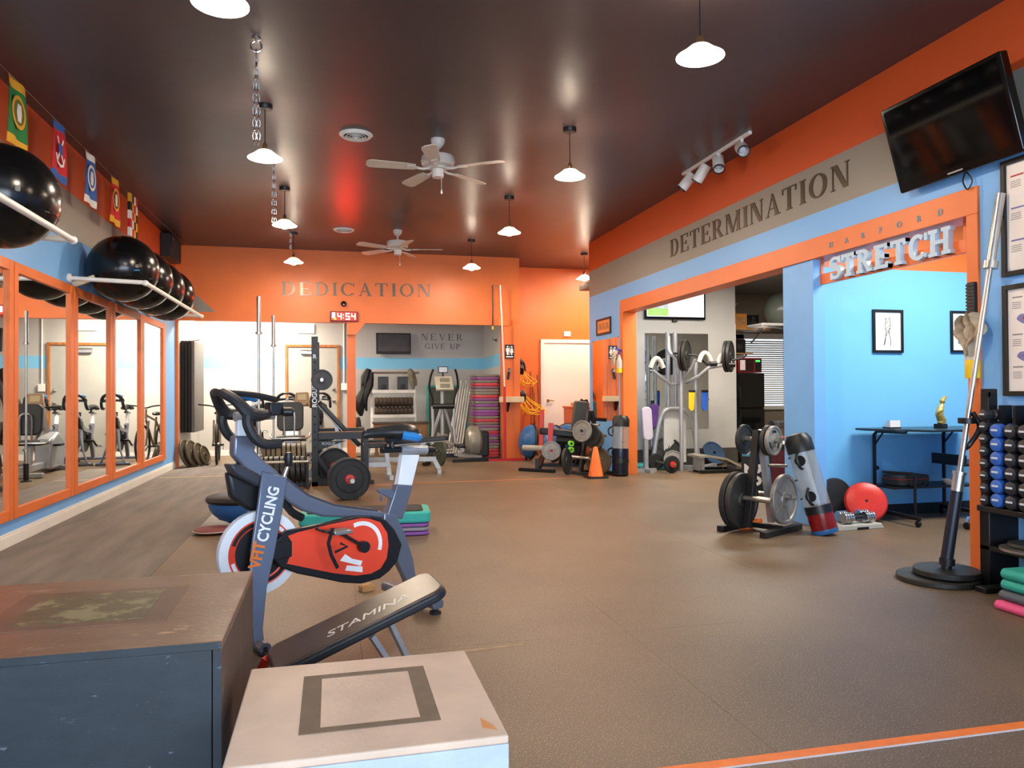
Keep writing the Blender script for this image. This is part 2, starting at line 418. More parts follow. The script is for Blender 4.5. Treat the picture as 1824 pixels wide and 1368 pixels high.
struct('ceiling_stretch', B().box(4.29, 2.5, 2.95, 8.0, 6.12, 3.05), M('grey_ceiling', '#8e8f90', .7, 0, .05))
# weights room beyond the opening
struct('wall_weights', B().box(4.29, 11.1, 0, 6.49, 11.6, 3.2).box(4.29, 11.085, .27, 6.49, 11.1, 2.307), m_pale)
struct('baseboard_weights', B().box(4.29, 11.07, 0, 6.5, 11.1, .27), M('dark_cove_base', '#4a4640', .6))
struct('wall_recess', B().box(6.49, 12.5, 0, 9, 12.6, 3.2).box(8.6, 6.2, 0, 8.7, 12.5, 3.2).box(6.37, 11.6, 0, 6.49, 12.5, 3.2), M('recess_paint', '#8f8574', .6, 0, .05))
struct('ceiling_weights', B().box(4.29, 6.2, 3.0, 8.7, 12.6, 3.1), M('weights_ceiling', '#77736c', .6, 0, .05))
struct('wall_stretch_back', B().box(4.4, 6.2, 0, 8.7, 6.22, 3.0), m_pale)

# doors
def door(name, x0, x1, top, y, mframe, mleaf, fw, knobx, kz):
    d = struct(name, B().box(x0 + fw, y - .02, 0, x1 - fw, y - .004, top - fw), mleaf, bevel=.003)
    for a, b in ((x0, x0 + fw), (x1 - fw, x1)): B().box(a, y - .045, 0, b, y, top).build('door_jamb', mframe, d, bevel=.004)
    B().box(x0, y - .046, top - fw, x1, y, top).build('door_head', mframe, d, bevel=.004)
    return d
d1 = door('door_1', 3.98, 5.1, 2.235, 14.1, m_white, M('white_door', '#efe9df', .4, 0, .03, 3), .07, 0, 0)
kn = B().lathe([(.03, 0), (.03, .008), (.012, .01), (.012, .04)], 16, (4.13, 14.08, 1.03), 'y'); kn.v = [(x, 14.08 - (y - 14.08), z) for x, y, z in kn.v]
kn.tube([(4.13, 14.04, 1.03), (4.16, 14.04, 1.035), (4.24, 14.045, 1.03)], .009, 8); kn.build('door_handle', M('brass', '#b08a4a', .25, .9), d1)
m_dwood = M('old_door_frame_wood', '#a8672f', .5, 0, .35, 5, .2, 30, stretch=(6, 6, 1))
d2 = door('door_2', -.898, .154, 2.17, 15.4, m_dwood, M('grey_door', '#a6a49c', .45, 0, .05, 3), .05, 0, 0)
B().box(-.6, 15.32, 1.98, -.36, 15.38, 2.04).box(-.62, 15.34, 2.06, -.3, 15.36, 2.08).build('door_closer', m_steel, d2, bevel=.004)
for z in (1.05, 1.28): B().lathe([(.035, 0), (.035, -.01), (.022, -.014), (.022, -.04), (0, -.045)], 14, (.03, 15.38, z), 'y').build('door_knob', m_steel, d2)

# ---------------------------------------------------------------- mirrors along the left wall
t = thing('framed_mirror', 'long row of wall mirrors in orange frames above white baseboard', 'mirror', (XL, 0, 0))
edges = [(2.55, 2.72), (3.9, 4.08), (5.25, 5.42), (6.6, 6.77), (8.01, 8.22), (9.33, 9.54), (10.72, 10.92), (12.08, 12.27)]
for i, (a, b) in enumerate(edges):
    last = i in (0, len(edges) - 1)
    w = (b - a)
    if last: B().box(.0, a, .21, .032, b - .02, 2.264).build('stile', m_orange, t, bevel=.003)
    else:
        B().box(.0, a, .21, .032, a + w / 2 - .008, 2.264).build('stile', m_orange, t, bevel=.003)
        B().box(.0, a + w / 2 + .008, .21, .032, b, 2.264).build('stile', m_orange, t, bevel=.003)
        B().box(.0, a + w / 2 - .01, .21, .02, a + w / 2 + .01, 2.264).build('joint_strip', m_orange, t)
    if i < len(edges) - 1:
        n = edges[i + 1][0]
        B().box(.001, b - .01, .285, .008, n + .01, 2.185).build('mirror_glass', m_mirror, t, 0)
        B().box(.0, b - .02, .21, .03, n, .29).build('bottom_rail', m_orange, t, bevel=.003)
        B().box(.0, b - .02, 2.18, .03, n, 2.264).build('top_rail', m_orange, t, bevel=.003)

# ---------------------------------------------------------------- wall lettering
m_letter = M('bronze_lettering', '#5a5046', .34, .75, .1, 4)
t = thing('wall_lettering', 'large dark serif letters DEDICATION on the orange header', 'lettering', (-.82, YB, 2.862))
serif_word('DEDICATION', t, frame((0, 0, 0), (1, 0, .012), (0, 0, 1)), .225, 2.52, m_letter, .006, gap=.22)
t = thing('wall_lettering', 'large dark serif letters DETERMINATION on the grey wall band', 'lettering', (XR, 8.57, 2.873))
serif_word('DETERMINATION', t, frame((0, 0, 0), (0, -1, -.0), (0, 0, 1)), .212, 3.32, m_letter, .006, gap=.16, t=.2)
t = thing('wall_lettering', 'dark serif letters NEVER on the alcove wall beside the television', 'lettering', (1.8, 15.4, 2.288))
serif_word('NEVER', t, frame((0, 0, 0), (1, 0, 0), (0, 0, 1)), .135, .865, m_letter, .005, gap=.4, t=.15)
t = thing('wall_lettering', 'dark serif letters GIVE UP on the alcove wall, lower line', 'lettering', (1.87, 15.4, 2.105))
serif_word('GIVE', t, frame((0, 0, 0), (1, 0, 0), (0, 0, 1)), .112, .42, m_letter, .005, gap=.22, t=.15)
serif_word('UP', t, frame((.53, 0, 0), (1, 0, 0), (0, 0, 1)), .112, .205, m_letter, .005, gap=.22, t=.15)

# STRETCH board under the beam, HARFORD above it
m_signlet = M('pale_blue_letters', '#b4cde0', .4, 0, .04, 6)
t = thing('stretch_sign', 'orange board with raised pale blue slab letters STRETCH under the beam', 'sign', (4.19, 5.77, 2.128))
B().box(0, -1.6, 0, .03, 0, .092).build('board', M('bright_orange_board', '#e8702e', .3, 0, .1, 5, stretch=(1, 6, 1)), t, bevel=.003)
for y in (-1.59, -.03): B().box(.004, y - .01, .092, .026, y + .03, .225).build('bracket', m_orange, t)
serif_word('STRETCH', t, frame((-.001, -.215, .012), (0, -1, 0), (0, 0, 1)), .19, 1.285, m_signlet, .04, t=.23, n=.15, sh=.14, so=.09, gap=.1)
t = thing('small_lettering', 'small widely spaced grey letters HARFORD on the orange beam', 'lettering', (XR - .022, 5.46, 2.40))
for i, c in enumerate('HARFORD'):
    text(c, .062, M('grey_letters', '#77858e', .5), t, frame((-.002, -.0 - 1.16 * i / 6, .022), (0, -1, 0), (0, 0, 1)), 'letter', .006, bold=.002)

# ---------------------------------------------------------------- ceiling fittings
m_bulb = M('lamp_glow', '#ffe6cc', .4, emit=1)
m_bulb.node_tree.nodes['Principled BSDF'].inputs['Emission Strength'].default_value = LAMP = 420
m_shade = M('opal_glass_shade', '#fff0dc', .35, 0, .02, emit=2)
def pendant():
    r = thing('pendant_lamp', 'x', 'pendant lamp', (0, 0, 0), 0, 'pendant lamps')
    B().lathe([(.0, 0), (.062, 0), (.062, -.03), (.055, -.04), (.006, -.042)], 20).build('canopy', m_black, r)
    B().cyl((0, 0, -.04), (0, 0, -.33), .004, n=8).build('cord', m_black, r)
    B().lathe([(.006, -.32), (.02, -.335), (.024, -.39), (.03, -.40)], 16).build('socket', M('bronze_socket', '#5a4630', .4, .6), r)
    B().ring([(.03, -.385), (.06, -.392), (.10, -.425), (.142, -.452), (.142, -.456), (.098, -.431), (.058, -.398), (.03, -.391)], 28).build('lamp_shade', m_shade, r)
    B().ball((0, 0, -.436), .058, 18, 10).build('bulb', m_bulb, r)
    return r
lp = pendant()
PL = [(-.55, 4.03, 'pendant lamp with glowing bulb above the two wooden plyo boxes'), (-.545, 6.6, 'pendant lamp with glowing bulb behind the long ceiling chain'),
      (-.54, 9.2, 'glowing pendant lamp hung beside the farther ceiling vent'), (-.56, 11.75, 'glowing pendant lamp hung just before the letters DED'),
      (2.14, 4.03, 'glowing pendant lamp hung over open floor nearest the black wall television'), (2.15, 6.56, 'glowing pendant lamp hung between the nearer ceiling fan and the track light'),
      (2.16, 9.03, 'glowing pendant lamp hung off the blade tips of the nearer ceiling fan'), (2.178, 11.71, 'glowing pendant lamp hung to the side of the farther ceiling fan'),
      (4.325, 12.43, 'glowing pendant lamp over the corridor before the white door')]
for i, (x, y, lb) in enumerate(PL):
    if i == 0: lp.location = (x, y, H); lp['label'] = lb
    else: dup(lp, (x, y, H), 0, lb)

def fan(lb, x, y, a0):
    r = thing('ceiling_fan', lb, 'ceiling fan', (x, y, H), 0, 'white ceiling fans')
    m = M('white_fan_enamel', '#cfc8c2', .4, 0, .03); mb = M('fan_blade_white', '#cdbfae', .5, 0, .08, 5)
    B().lathe([(.068, 0), (.068, -.02), (.06, -.05), (.03, -.085), (.014, -.09)], 24).build('canopy', m, r)
    B().cyl((0, 0, -.08), (0, 0, -.17), .013, n=12).build('downrod', m, r)
    mo = B().lathe([(.02, -.14), (.06, -.15), (.15, -.17), (.158, -.19), (.158, -.245), (.145, -.262), (.09, -.275), (.05, -.277)], 32).build('motor_housing', m, r)
    B().ring([(.16, -.215), (.163, -.212), (.163, -.222), (.16, -.225)], 32).build('band', m, mo)
    B().lathe([(.09, -.275), (.09, -.29), (.056, -.295), (.056, -.36), (.05, -.372), (0, -.374)], 24).build('switch_housing', m, r)
    for k in range(5):
        a = math.radians(a0 + 72 * k); T = Matrix.Rotation(a, 4, 'Z')
        b = B(); b.T = T @ Matrix.Translation((0, 0, -.285)) @ Matrix.Rotation(math.radians(11), 4, 'X')
        o = [(.22, -.048), (.3, -.058), (.62, -.07), (.66, -.062), (.682, -.035), (.682, .035), (.66, .062), (.62, .07), (.3, .058), (.22, .048)]
        b.prism(o, -.004, .004); bl = b.build('blade', mb, r)
        c = B(); c.T = T; c.tube([(.075, 0, -.283), (.14, 0, -.297), (.2, .0, -.292)], .012, 8, sub=4)
        c.T = T @ Matrix.Translation((0, 0, -.285)) @ Matrix.Rotation(math.radians(11), 4, 'X')
        c.prism([(.18, -.012), (.24, -.035), (.3, -.03), (.3, .03), (.24, .035), (.18, .012)], -.011, -.005); c.build('blade_arm', m, bl)
    p = B().cyl((.03, -.03, -.36), (.03, -.03, -.5), .0022, n=6).build('pull_chain', m_whiteplastic, r)
    B().lathe([(.002, -.49), (.006, -.5), (.011, -.525), (.007, -.535), (0, -.537)], 10, (.03, -.03, 0)).build('pull', m_whiteplastic, p)
fan('white ceiling fan with five blades and pull chain, the nearer one', 1.0, 7.13, -105)
fan('white ceiling fan with five blades, the one close to the orange header', .965, 11.26, -80)
for x, y, lb in ((.228, 7.17, 'round white ceiling vent near the larger ceiling fan'), (.178, 11.38, 'round white ceiling vent above the letters DEDICATION')):
    r = thing('ceiling_vent', lb, 'vent', (x, y, H), 0, 'round ceiling vents')
    B().ring([(.115, 0), (.158, 0), (.158, -.006), (.13, -.028), (.115, -.02)], 32).build('rim', m_whiteplastic, r)
    B().lathe([(0, -.002), (.118, -.002), (.118, -.001)], 24).build('backing', m_black, r)
    for q in (.095, .07, .045): B().ring([(q - .012, -.014 - (.1 - q) * .25), (q + .004, -.03 - (.1 - q) * .25), (q + .007, -.028 - (.1 - q) * .25), (q - .009, -.01 - (.1 - q) * .25)], 28).build('louver', m_whiteplastic, r)
    B().lathe([(0, -.05), (.02, -.045), (.022, -.03), (0, -.028)], 16).build('hub', m_whiteplastic, r)

# chains hooked into the ceiling
def chain(x, y, ln, strands, lb):
    r = thing('hanging_chain', lb, 'chain', (x, y, H), 0, 'chains hooked into the ceiling')
    B().lathe([(0, 0), (.03, 0), (.03, -.008), (.01, -.012), (.01, -.03)], 14).build('ceiling_plate', m_steel, r)
    B().tube([(.036 * math.cos(a * PI / 8), 0, -.06 + .036 * math.sin(a * PI / 8)) for a in range(16)], .007, 8, closed=True).build('ring', m_chrome, r)
    b = B(); p = .044
    for s in strands:
        for i in range(int(ln / p)):
            z = -.105 - p * i; o = s * min(1, i * .12)
            q = []
            for k in range(8):
                a = 2 * PI * k / 8; u, w = .0115 * math.cos(a), .029 * math.sin(a)
                q.append((o + u, 0, z + w) if i % 2 else (o, u, z + w))
            b.tube(q, .0036, 5, closed=True)
    c = b.build('links', m_chrome, r); c['kind'] = 'stuff'
chain(-.5, 5.37, .68, (-.012, .014), 'long steel chain on a ceiling ring, nearest of the hanging chains')
chain(-.57, 7.95, .62, (-.01, .012), 'steel chain hanging between two lamps, the middle of three')
chain(-.575, 11.2, .3, (0,), 'short steel chain hanging before the letters DED')

# track light
t = thing('track_light', 'white track light with four spot heads over the letters DETERMINATION', 'track light', (3.83, 0, H))
B().box(-.017, 6.25, -.03, .017, 7.63, 0).build('rail', m_whiteplastic, t, bevel=.003)
for y, d in ((7.53, (-.55, .35, -.75)), (7.2, (-.35, .5, -.8)), (6.85, (-.25, -.55, -.8)), (6.4, (-.3, -.8, -.5))):
    d = Vector(d).normalized(); c = Vector((0, y, -.125))
    h = B(); h.T = Matrix.Translation(c) @ d.to_track_quat('Z', 'Y').to_matrix().to_4x4()
    h.ring([(.0, -.1), (.052, -.095), (.058, -.08), (.058, .095), (.05, .095), (.05, .02), (0, .02)], 20); hh = h.build('spot_head', m_whiteplastic, t)
    l = B(); l.T = h.T; l.ring([(.05, .095), (.059, .095), (.059, .105), (.05, .105)], 20).build('rim', m_black, hh)
    l = B(); l.T = h.T; l.lathe([(0, .06), (.028, .055), (.04, .03), (.042, .021)], 16).build('lens', M('unlit_lens', '#c8c8d4', .2, 0, .05), hh)
    a = B(); a.cyl((0, y, -.03), (0, y, -.06), .016, n=12); a.tube([(0, y, -.055), (.03, y + .055, -.07), (.01, y + .062, -.125)], .007, 8, sub=3); a.build('arm', m_whiteplastic, hh)
# ---------------------------------------------------------------- plyo boxes in front
def worn(name, base, chip, amount, rough=.55, scale=9, stretch=(1, 1, 1), bump=.15):
    """painted wood with chips of bare wood showing"""
    m = M(name, base, rough, 0, .14, 5, bump, 60, stretch=stretch); nt = m.node_tree; b = nt.nodes['Principled BSDF']
    tc = nd(nt, 'ShaderNodeTexCoord'); mp = nd(nt, 'ShaderNodeMapping'); mp.inputs['Scale'].default_value = stretch
    nt.links.new(tc.outputs['Object'], mp.inputs[0])
    z = nd(nt, 'ShaderNodeTexNoise'); z.inputs['Scale'].default_value = scale; z.inputs['Detail'].default_value = 8; z.inputs['Roughness'].default_value = .7
    nt.links.new(mp.outputs[0], z.inputs['Vector'])
    r = nd(nt, 'ShaderNodeValToRGB'); r.color_ramp.elements[0].position = 1 - amount; r.color_ramp.elements[1].position = min(1, 1 - amount + .05)
    nt.links.new(z.outputs['Fac'], r.inputs['Fac'])
    mx = nd(nt, 'ShaderNodeMix', data_type='RGBA'); old = b.inputs['Base Color'].links[0].from_socket
    nt.links.new(r.outputs['Color'], mx.inputs['Factor']); nt.links.new(old, mx.inputs[6]); mx.inputs[7].default_value = (*lin(chip), 1)
    nt.links.new(mx.outputs[2], b.inputs['Base Color'])
    return m
m_bt = worn('worn_brown_top', '#7d5e48', '#bf9a7c', .4, .3, 7, (1, 3, 1))
m_bf = worn('worn_slate_blue', '#252d33', '#5d6a74', .38, .5, 9, (2, 2, 5), .03)
m_bs = worn('worn_dark_side', '#5a473b', '#a88a70', .38, .5, 5, (5, 5, 1))
t = thing('plyo_box', 'large slate blue plywood box with worn brown top', 'plyo box', (-1.17, 1.88, 0), 0, 'wooden plyo boxes')
B().box(.02, 0, 0, .893, .02, .59).build('front_panel', m_bf, t, bevel=.002)
B().box(.895, .0, 0, .915, .72, .59).build('side_panel', m_bs, t, bevel=.002)
B().box(.0, 0, 0, .018, .72, .59).build('side_panel', m_bs, t, bevel=.002)
B().box(.02, .7, 0, .893, .72, .59).build('back_panel', m_bf, t, bevel=.002)
B().box(0, 0, .592, .915, .72, .61).build('top_panel', m_bt, t, bevel=.003)
B().box(.001, -.002, .591, .914, .0, .609).build('top_edge', m_bf, t)
B().box(.896, -.002, 0, .914, .0, .589).build('panel_edge', m_bf, t)
g = B(); p = [(.37, .23, .66, .53)]
B().box(.37, .24, .6095, .69, .53, .612).build('grip_patch', worn('worn_grip_patch', '#5d5238', '#8a8460', .5, .35, 8), t)
for a in ((.31, .2, .75, .24), (.31, .53, .75, .57), (.31, .24, .37, .53), (.69, .24, .75, .53)):
    B().box(a[0], a[1], .6095, a[2], a[3], .6112).build('grip_tape', M('brown_tape', '#6e5240', .35, 0, .25, 8), t)
m_st = worn('worn_cream_top', '#cbb29d', '#b9c0cc', .3, .5, 5)
t = thing('plyo_box', 'low plywood box with pale worn top and taped square', 'plyo box', (-.212, 1.56, 0), 0, 'wooden plyo boxes')
m_sf = worn('worn_pale_blue', '#a9b6c6', '#d8cfc4', .36, .5, 8)
B().box(0, 0, 0, .578, .018, .442).build('front_panel', m_sf, t, bevel=.002)
B().box(0, .527, 0, .578, .545, .442).build('back_panel', m_sf, t, bevel=.002)
for x in (0, .56): B().box(x, .018, 0, x + .018, .527, .442).build('side_panel', m_sf, t, bevel=.002)
B().box(0, 0, .442, .578, .545, .46).build('top_panel', m_st, t, bevel=.004)
m_gt = M('grey_brown_tape', '#74624f', .75, 0, .1, 20, .2, 200)
for a in ((.14, .11, .448, .135), (.14, .425, .448, .45), (.14, .135, .185, .425), (.405, .135, .448, .425)):
    B().box(a[0], a[1], .4598, a[2], a[3], .4612).build('tape_strip', m_gt, t)
B().prism([(.53, .05), (.56, .03), (.555, .06), (.535, .10)], .4597, .4605).build('chip', M('bare_ply', '#d08a4c', .6), t)

# ---------------------------------------------------------------- spin bike
m_bgrey = M('gunmetal_bike_paint', '#6b7180', .32, .35, .05, 4, coat=.3)
m_bwhite = M('white_bike_paint', '#eceef0', .3, 0, .03)
m_bred = M('coral_red_panel', '#f04b30', .35, 0, .06, 6)
m_bblack = M('satin_black_bike', '#17181a', .4, 0, .15, 8)
m_bar = M('rubber_handlebar', '#232427', .5, 0, .15, 20, .1, 120)
m_saddle = M('saddle_black', '#1f2022', .4, 0, .1, 10)
m_sblue = M('saddle_blue', '#2a7fc4', .4, 0, .06, 10)
m_vorange = M('orange_print', '#f07a22', .5); m_vwhite = M('white_print', '#f4f4f4', .5)
def spin_bike(lb, loc, rz, full=True, accent=m_bred, group=None, rim=None):
    t = thing('spin_bike', lb, 'exercise bike', loc, rz, group)
    rim = rim or m_bwhite
    W = (.824, 0, .42)
    # flywheel
    fw = B().ring([(.158, -.02), (.203, -.02), (.205, -.012), (.205, .012), (.203, .02), (.158, .02)], 40, W, 'y').build('flywheel', rim, t)
    B().lathe([(0, -.014), (.158, -.014), (.158, .014), (0, .014)], 36, W, 'y').build('wheel_disc', m_bblack, fw)
    if full:
        B().ring([(.125, .012), (.16, .0205), (.16, .0222), (.125, .0142)], 36, W, 'y').build('wheel_band', m_bred, fw)
        for a in (20, 110, 200, 290):
            b = B()
            pts = [(W[0] + .143 * math.cos(math.radians(a + k * 7)), W[2] + .143 * math.sin(math.radians(a + k * 7))) for k in range(9)]
            b.strip(pts, .017, .016, .024, 'y'); b.build('wheel_print', m_bblack if a % 180 == 20 else m_bwhite, fw)
    # guard around belt
    case = [(.713, .516), (.516, .53), (.333, .548), (.232, .537), (.151, .507), (.098, .45), (.05, .36), (.08, .272), (.128, .228), (.187, .197), (.301, .188), (.411, .212), (.659, .299), (.747, .345), (.776, .382), (.771, .473), (.737, .501)]
    c = B().prism(case, .03, .068, 'y').build('belt_guard', m_bblack, t, bevel=.006)
    red = [(.71, .493), (.655, .505), (.487, .523), (.36, .532), (.3, .535), (.255, .526), (.19, .5), (.148, .438), (.14, .37), (.152, .3), (.19, .252), (.248, .234), (.337, .238), (.467, .272), (.715, .358), (.7, .39), (.692, .465)]
    B().prism(red, .068, .074, 'y').build('guard_panel', accent, c)
    B().prism([(.69, .39), (.78, .385), (.79, .4), (.79, .47), (.69, .466)], .068, .078, 'y').build('guard_cap', m_bblack, c, bevel=.004)
    if full:
        K = (.309, .39)
        b = B(); b.strip([(K[0] + .105 * math.cos(math.radians(a)), K[1] + .105 * math.sin(math.radians(a))) for a in range(-215, -10 + 1, 8)][::-1], .014, .074, .0752, 'y'); 
        b2 = B(); b2.strip([(K[0] + .118 * math.cos(math.radians(a)), K[1] + .118 * math.sin(math.radians(a))) for a in range(70, 205, 8)], .022, .074, .0754, 'y'); b2.build('white_arc', m_vwhite, c)
        b2 = B(); b2.prism([(.31, .285), (.43, .33), (.40, .36), (.36, .33), (.3, .31)], .074, .0754, 'y'); b2.prism([(.30, .25), (.40, .275), (.39, .3), (.3, .28)], .074, .0754, 'y'); b2.build('white_wedge', m_vwhite, c)
    # frame
    fr = [(.962, .902), (.957, .995), (.861, .991), (.857, .914), (.819, .875), (.704, .774), (.584, .675), (.437, .61), (.283, .574), (.145, .549), (.145, .512), (.283, .528), (.501, .558), (.605, .597), (.685, .65), (.724, .69), (.819, .77), (.894, .82)]
    B().prism(fr, -.035, .035, 'y').build('main_frame', m_bgrey, t, bevel=.012, seg=3)
    B().strip([(.704, .776), (.584, .677), (.437, .612), (.283, .576), (.18, .556)], .012, -.03, .03, 'y').build('frame_guard', M('frame_guard_grey', '#3c3f48', .4), t)
    for s in (1, -1):
        b = B()
        L = [(.765, .80, .04), (.79, .65, .05), (.84, .43, .075), (.873, .28, .1), (.90, .1, .16), (.905, .02, .2)]
        wd = [.13, .125, .115, .085, .05, .05]; tk = [.022, .02, .02, .02, .022, .022]
        vs = []; fs = []
        for (u, z, v), w, k in zip(L, wd, tk):
            vs += [(u - w / 2, s * (v - k / 2), z - w * .15), (u + w / 2, s * (v - k / 2), z + w * .15), (u + w / 2, s * (v + k / 2), z + w * .15), (u - w / 2, s * (v + k / 2), z - w * .15)]
        for i in range(5):
            a = 4 * i
            for k in range(4): fs.append((a + k, a + (k + 1) % 4, a + 4 + (k + 1) % 4, a + 4 + k))
        fs += [(3, 2, 1, 0), (20, 21, 22, 23)]
        b.add(vs, fs); b.build('front_leg', m_bgrey, t, bevel=.006)
    if full:
        f2 = Vector((.779 - .881, 0, .72 - .4)).normalized()
        # lettering climbs the outer face of the near leg
        n1 = Vector((-.05, .075 - .05, -.22)).normalized()
        o = frame((.869, .0905, .425), (-.3, -.1, 1), (1, 0, .3))
        text('VFIT', .078, m_vorange, t, o @ Matrix.Diagonal((.82, 1, 1, 1)), 'lettering', .002, bold=.003)
        o = frame((.806, .071, .612), (-.28, -.09, 1), (1, 0, .28))
        text('CYCLING', .078, m_vwhite, t, o @ Matrix.Diagonal((.8, 1, 1, 1)), 'lettering', .002, bold=.002)
    B().tube([(.9, -.26, .03), (.9, .26, .03)], .028, 12).build('front_stabilizer', m_bgrey, t)
    for v in (-.25, .25): B().lathe([(.03, 0), (.03, .012), (.015, .02), (.015, .04)], 14, (.9, v, 0)).build('foot', m_rubber, t)
    rl = [(.14, .54), (.06, .52), (.0, .4), (-.05, .26), (-.075, .12), (-.08, .05), (-.03, .05), (.0, .15), (.05, .25), (.1, .33), (.15, .42)]
    B().prism(rl, -.03, .03, 'y').build('rear_leg', m_bgrey, t, bevel=.01, seg=3)
    B().prism(rrect(.07, .05, .015, 3, -.05, .055), -.27, .27, 'y').build('rear_stabilizer', m_bgrey, t, bevel=.005)
    for v in (-.24, .24): B().lathe([(.032, 0), (.032, .014), (.016, .02), (.016, .04)], 14, (-.05, v, 0)).build('foot', m_rubber, t)
    # seat column
    B().prism([(.121, .517), (.018, .49), (-.052, .674), (.055, .689)], -.028, .028, 'y').build('seat_tube', m_bgrey, t, bevel=.008, seg=3)
    B().prism([(.05, .66), (-.04, .645), (-.1, .842), (.014, .85)], -.022, .022, 'y').build('seat_post', m_bwhite, t, bevel=.006)
    sl = B().cyl((.018, 0, .876), (-.155, 0, .866), .027, n=16).build('seat_slide', m_silver, t)
    B().cyl((.14, 0, .881), (.018, 0, .877), .018, n=14).cyl((-.155, 0, .866), (-.215, 0, .862), .025, .014, 14).build('slide_cap', m_bblack, sl)
    sd = B()
    R = [(.255, .965, .018, .022), (.235, .972, .026, .03), (.16, .975, .03, .034), (.08, .975, .045, .042), (.01, .972, .085, .052), (-.045, .968, .1, .05), (-.062, .965, .07, .035)]
    vs = []; fs = []
    for u, z, w, hh in R:
        for k in range(12):
            a = 2 * PI * k / 12; vs.append((u, w * math.cos(a), z + (hh if math.sin(a) > 0 else hh * .8) * math.sin(a)))
    for i in range(6):
        for k in range(12): fs.append((i * 12 + k, i * 12 + (k + 1) % 12, (i + 1) * 12 + (k + 1) % 12, (i + 1) * 12 + k))
    fs += [tuple(range(11, -1, -1)), tuple(72 + k for k in range(12))]
    s_ = sd.add(vs, fs).build('saddle', m_saddle, t, 60)
    b = B()
    for s in (1, -1): b.tube([(.04, s * .062, .962), (-.02, s * .09, .95), (-.055, s * .075, .945), (-.066, s * .03, .945)], .024, 8, sub=4)
    b.build('saddle_bumper', m_sblue if full else m_saddle, s_)
    B().tube([(.07, 0, .885), (.075, 0, .91), (.06, 0, .945)], .016, 10).box(.03, -.03, .925, .1, .03, .945).build('saddle_clamp', m_bblack, s_)
    # cranks and pedals
    ck = B().cyl((.309, -.1, .39), (.309, .1, .39), .022, n=16).build('crank_axle', m_bblack, t)
    B().bar((.309, .105, .39), (.48, .118, .50), .016, .03, (0, 1, 0)).cyl((.309, .095, .39), (.309, .122, .39), .03, n=16).build('crank_arm', m_bblack, ck)
    B().bar((.309, -.105, .39), (.145, -.118, .28), .016, .03, (0, 1, 0)).build('crank_arm', m_bblack, ck)
    for (u, z, s) in ((.48, .5, 1), (.145, .28, -1)):
        p = B().cbox((u, s * .17, z), (.1, .085, .02)).cyl((u, s * .118, z), (u, s * .2, z), .009, n=8).build('pedal', m_steel, ck, bevel=.004)
        b = B().tube([(u + .05, s * .135, z), (u + .11, s * .14, z + .02), (u + .12, s * .17, z + .03), (u + .11, s * .2, z + .02), (u + .05, s * .21, z)], .006, 6, sub=3)
        if full and s > 0:
            b.strip([(u + .06, z + .03), (u + .085, z - .04), (u + .07, z - .1), (u + .035, z - .17)], .018, .212, .216, 'y')
            b.strip([(u + .02, z - .05), (u - .02, z - .07), (u + .05, z - .09)], .012, .212, .216, 'y')
        b.build('toe_strap', m_black, p)
    # resistance knob, lever, bottle bracket, front guard
    B().cyl((.704, 0, .764), (.678, 0, .83), .012, n=12).build('resistance_rod', m_steel, t)
    B().lathe([(.016, 0), (.02, .01), (.02, .055), (.017, .07), (.0, .072)], 14, (.674, 0, .828)).build('resistance_knob', m_bblack, t)
    B().prism([(.07, .66), (.155, .672), (.165, .66), (.15, .645), (.07, .60)], -.015, .015, 'y').tube([(.14, 0, .65), (.14, 0, .6)], .007, 8).build('seat_lever', m_bgrey, t, bevel=.004)
    B().prism([(.985, .86), (.965, .815), (.845, .74), (.83, .795), (.93, .86)], -.05, .05, 'y').build('bottle_bracket', M('dark_bracket', '#33343a', .35), t, bevel=.012, seg=3)
    B().prism([(.97, .82), (.95, .69), (.86, .62), (.78, .6), (.79, .74)], -.09, -.03, 'y').build('wheel_guard', m_bblack, t, bevel=.02, seg=3)
    B().tube([(.72, 0, .69), (.66, 0, .6), (.6, 0, .56)], .02, 8, sub=3).build('brake_arm', m_bblack, t)
    # handlebar
    B().prism([(.936, 1.068), (.884, 1.071), (.879, .98), (.939, .98)], -.022, .022, 'y').build('bar_post', m_bwhite, t, bevel=.006)
    B().cyl((.945, 0, 1.085), (.75, 0, 1.09), .024, n=14).build('bar_slide', m_silver, t)
    hb = B()
    for s in (1, -1):
        hb.tube([(1.02, s * .05, 1.2), (.985, s * .12, 1.165), (.94, s * .155, 1.108), (.9, s * .15, 1.092), (.83, s * .1, 1.095), (.79, s * .02, 1.1)], .02, 10, sub=5, rs=[.024, .026, .031, .029, .024, .02])
        hb.tube([(.94, s * .158, 1.108), (.946, s * .165, 1.06), (.93, s * .168, 1.015), (.903, s * .17, .98), (.86, s * .17, .957), (.79, s * .17, .957)], .024, 10, sub=5)
    hb.tube([(1.02, .05, 1.2), (1.03, 0, 1.2), (1.02, -.05, 1.2)], .018, 10, sub=4)
    h_ = hb.build('handlebar', m_bar, t)
    B().prism(rrect(.1, .06, .012, 3, .0, 0), 0, .05).build('x', None) if False else None
    B().cbox((.775, .06, 1.12), (.07, .07, .065)).cyl((.75, .1, 1.105), (.7, .12, 1.105), .022, n=12).build('console_mount', m_bblack, h_, bevel=.008)
    for s in (1, -1): B().tube([(1.0, s * .06, 1.2), (.9, s * .1, 1.19), (.79, s * .12, 1.165)], .015, 8, sub=4).build('forearm_rest', m_saddle if s > 0 else m_sblue, h_)
    return t
spin_bike('grey spin bike with white flywheel and coral red belt guard', (.387, 4.22, 0), PI + math.radians(27))

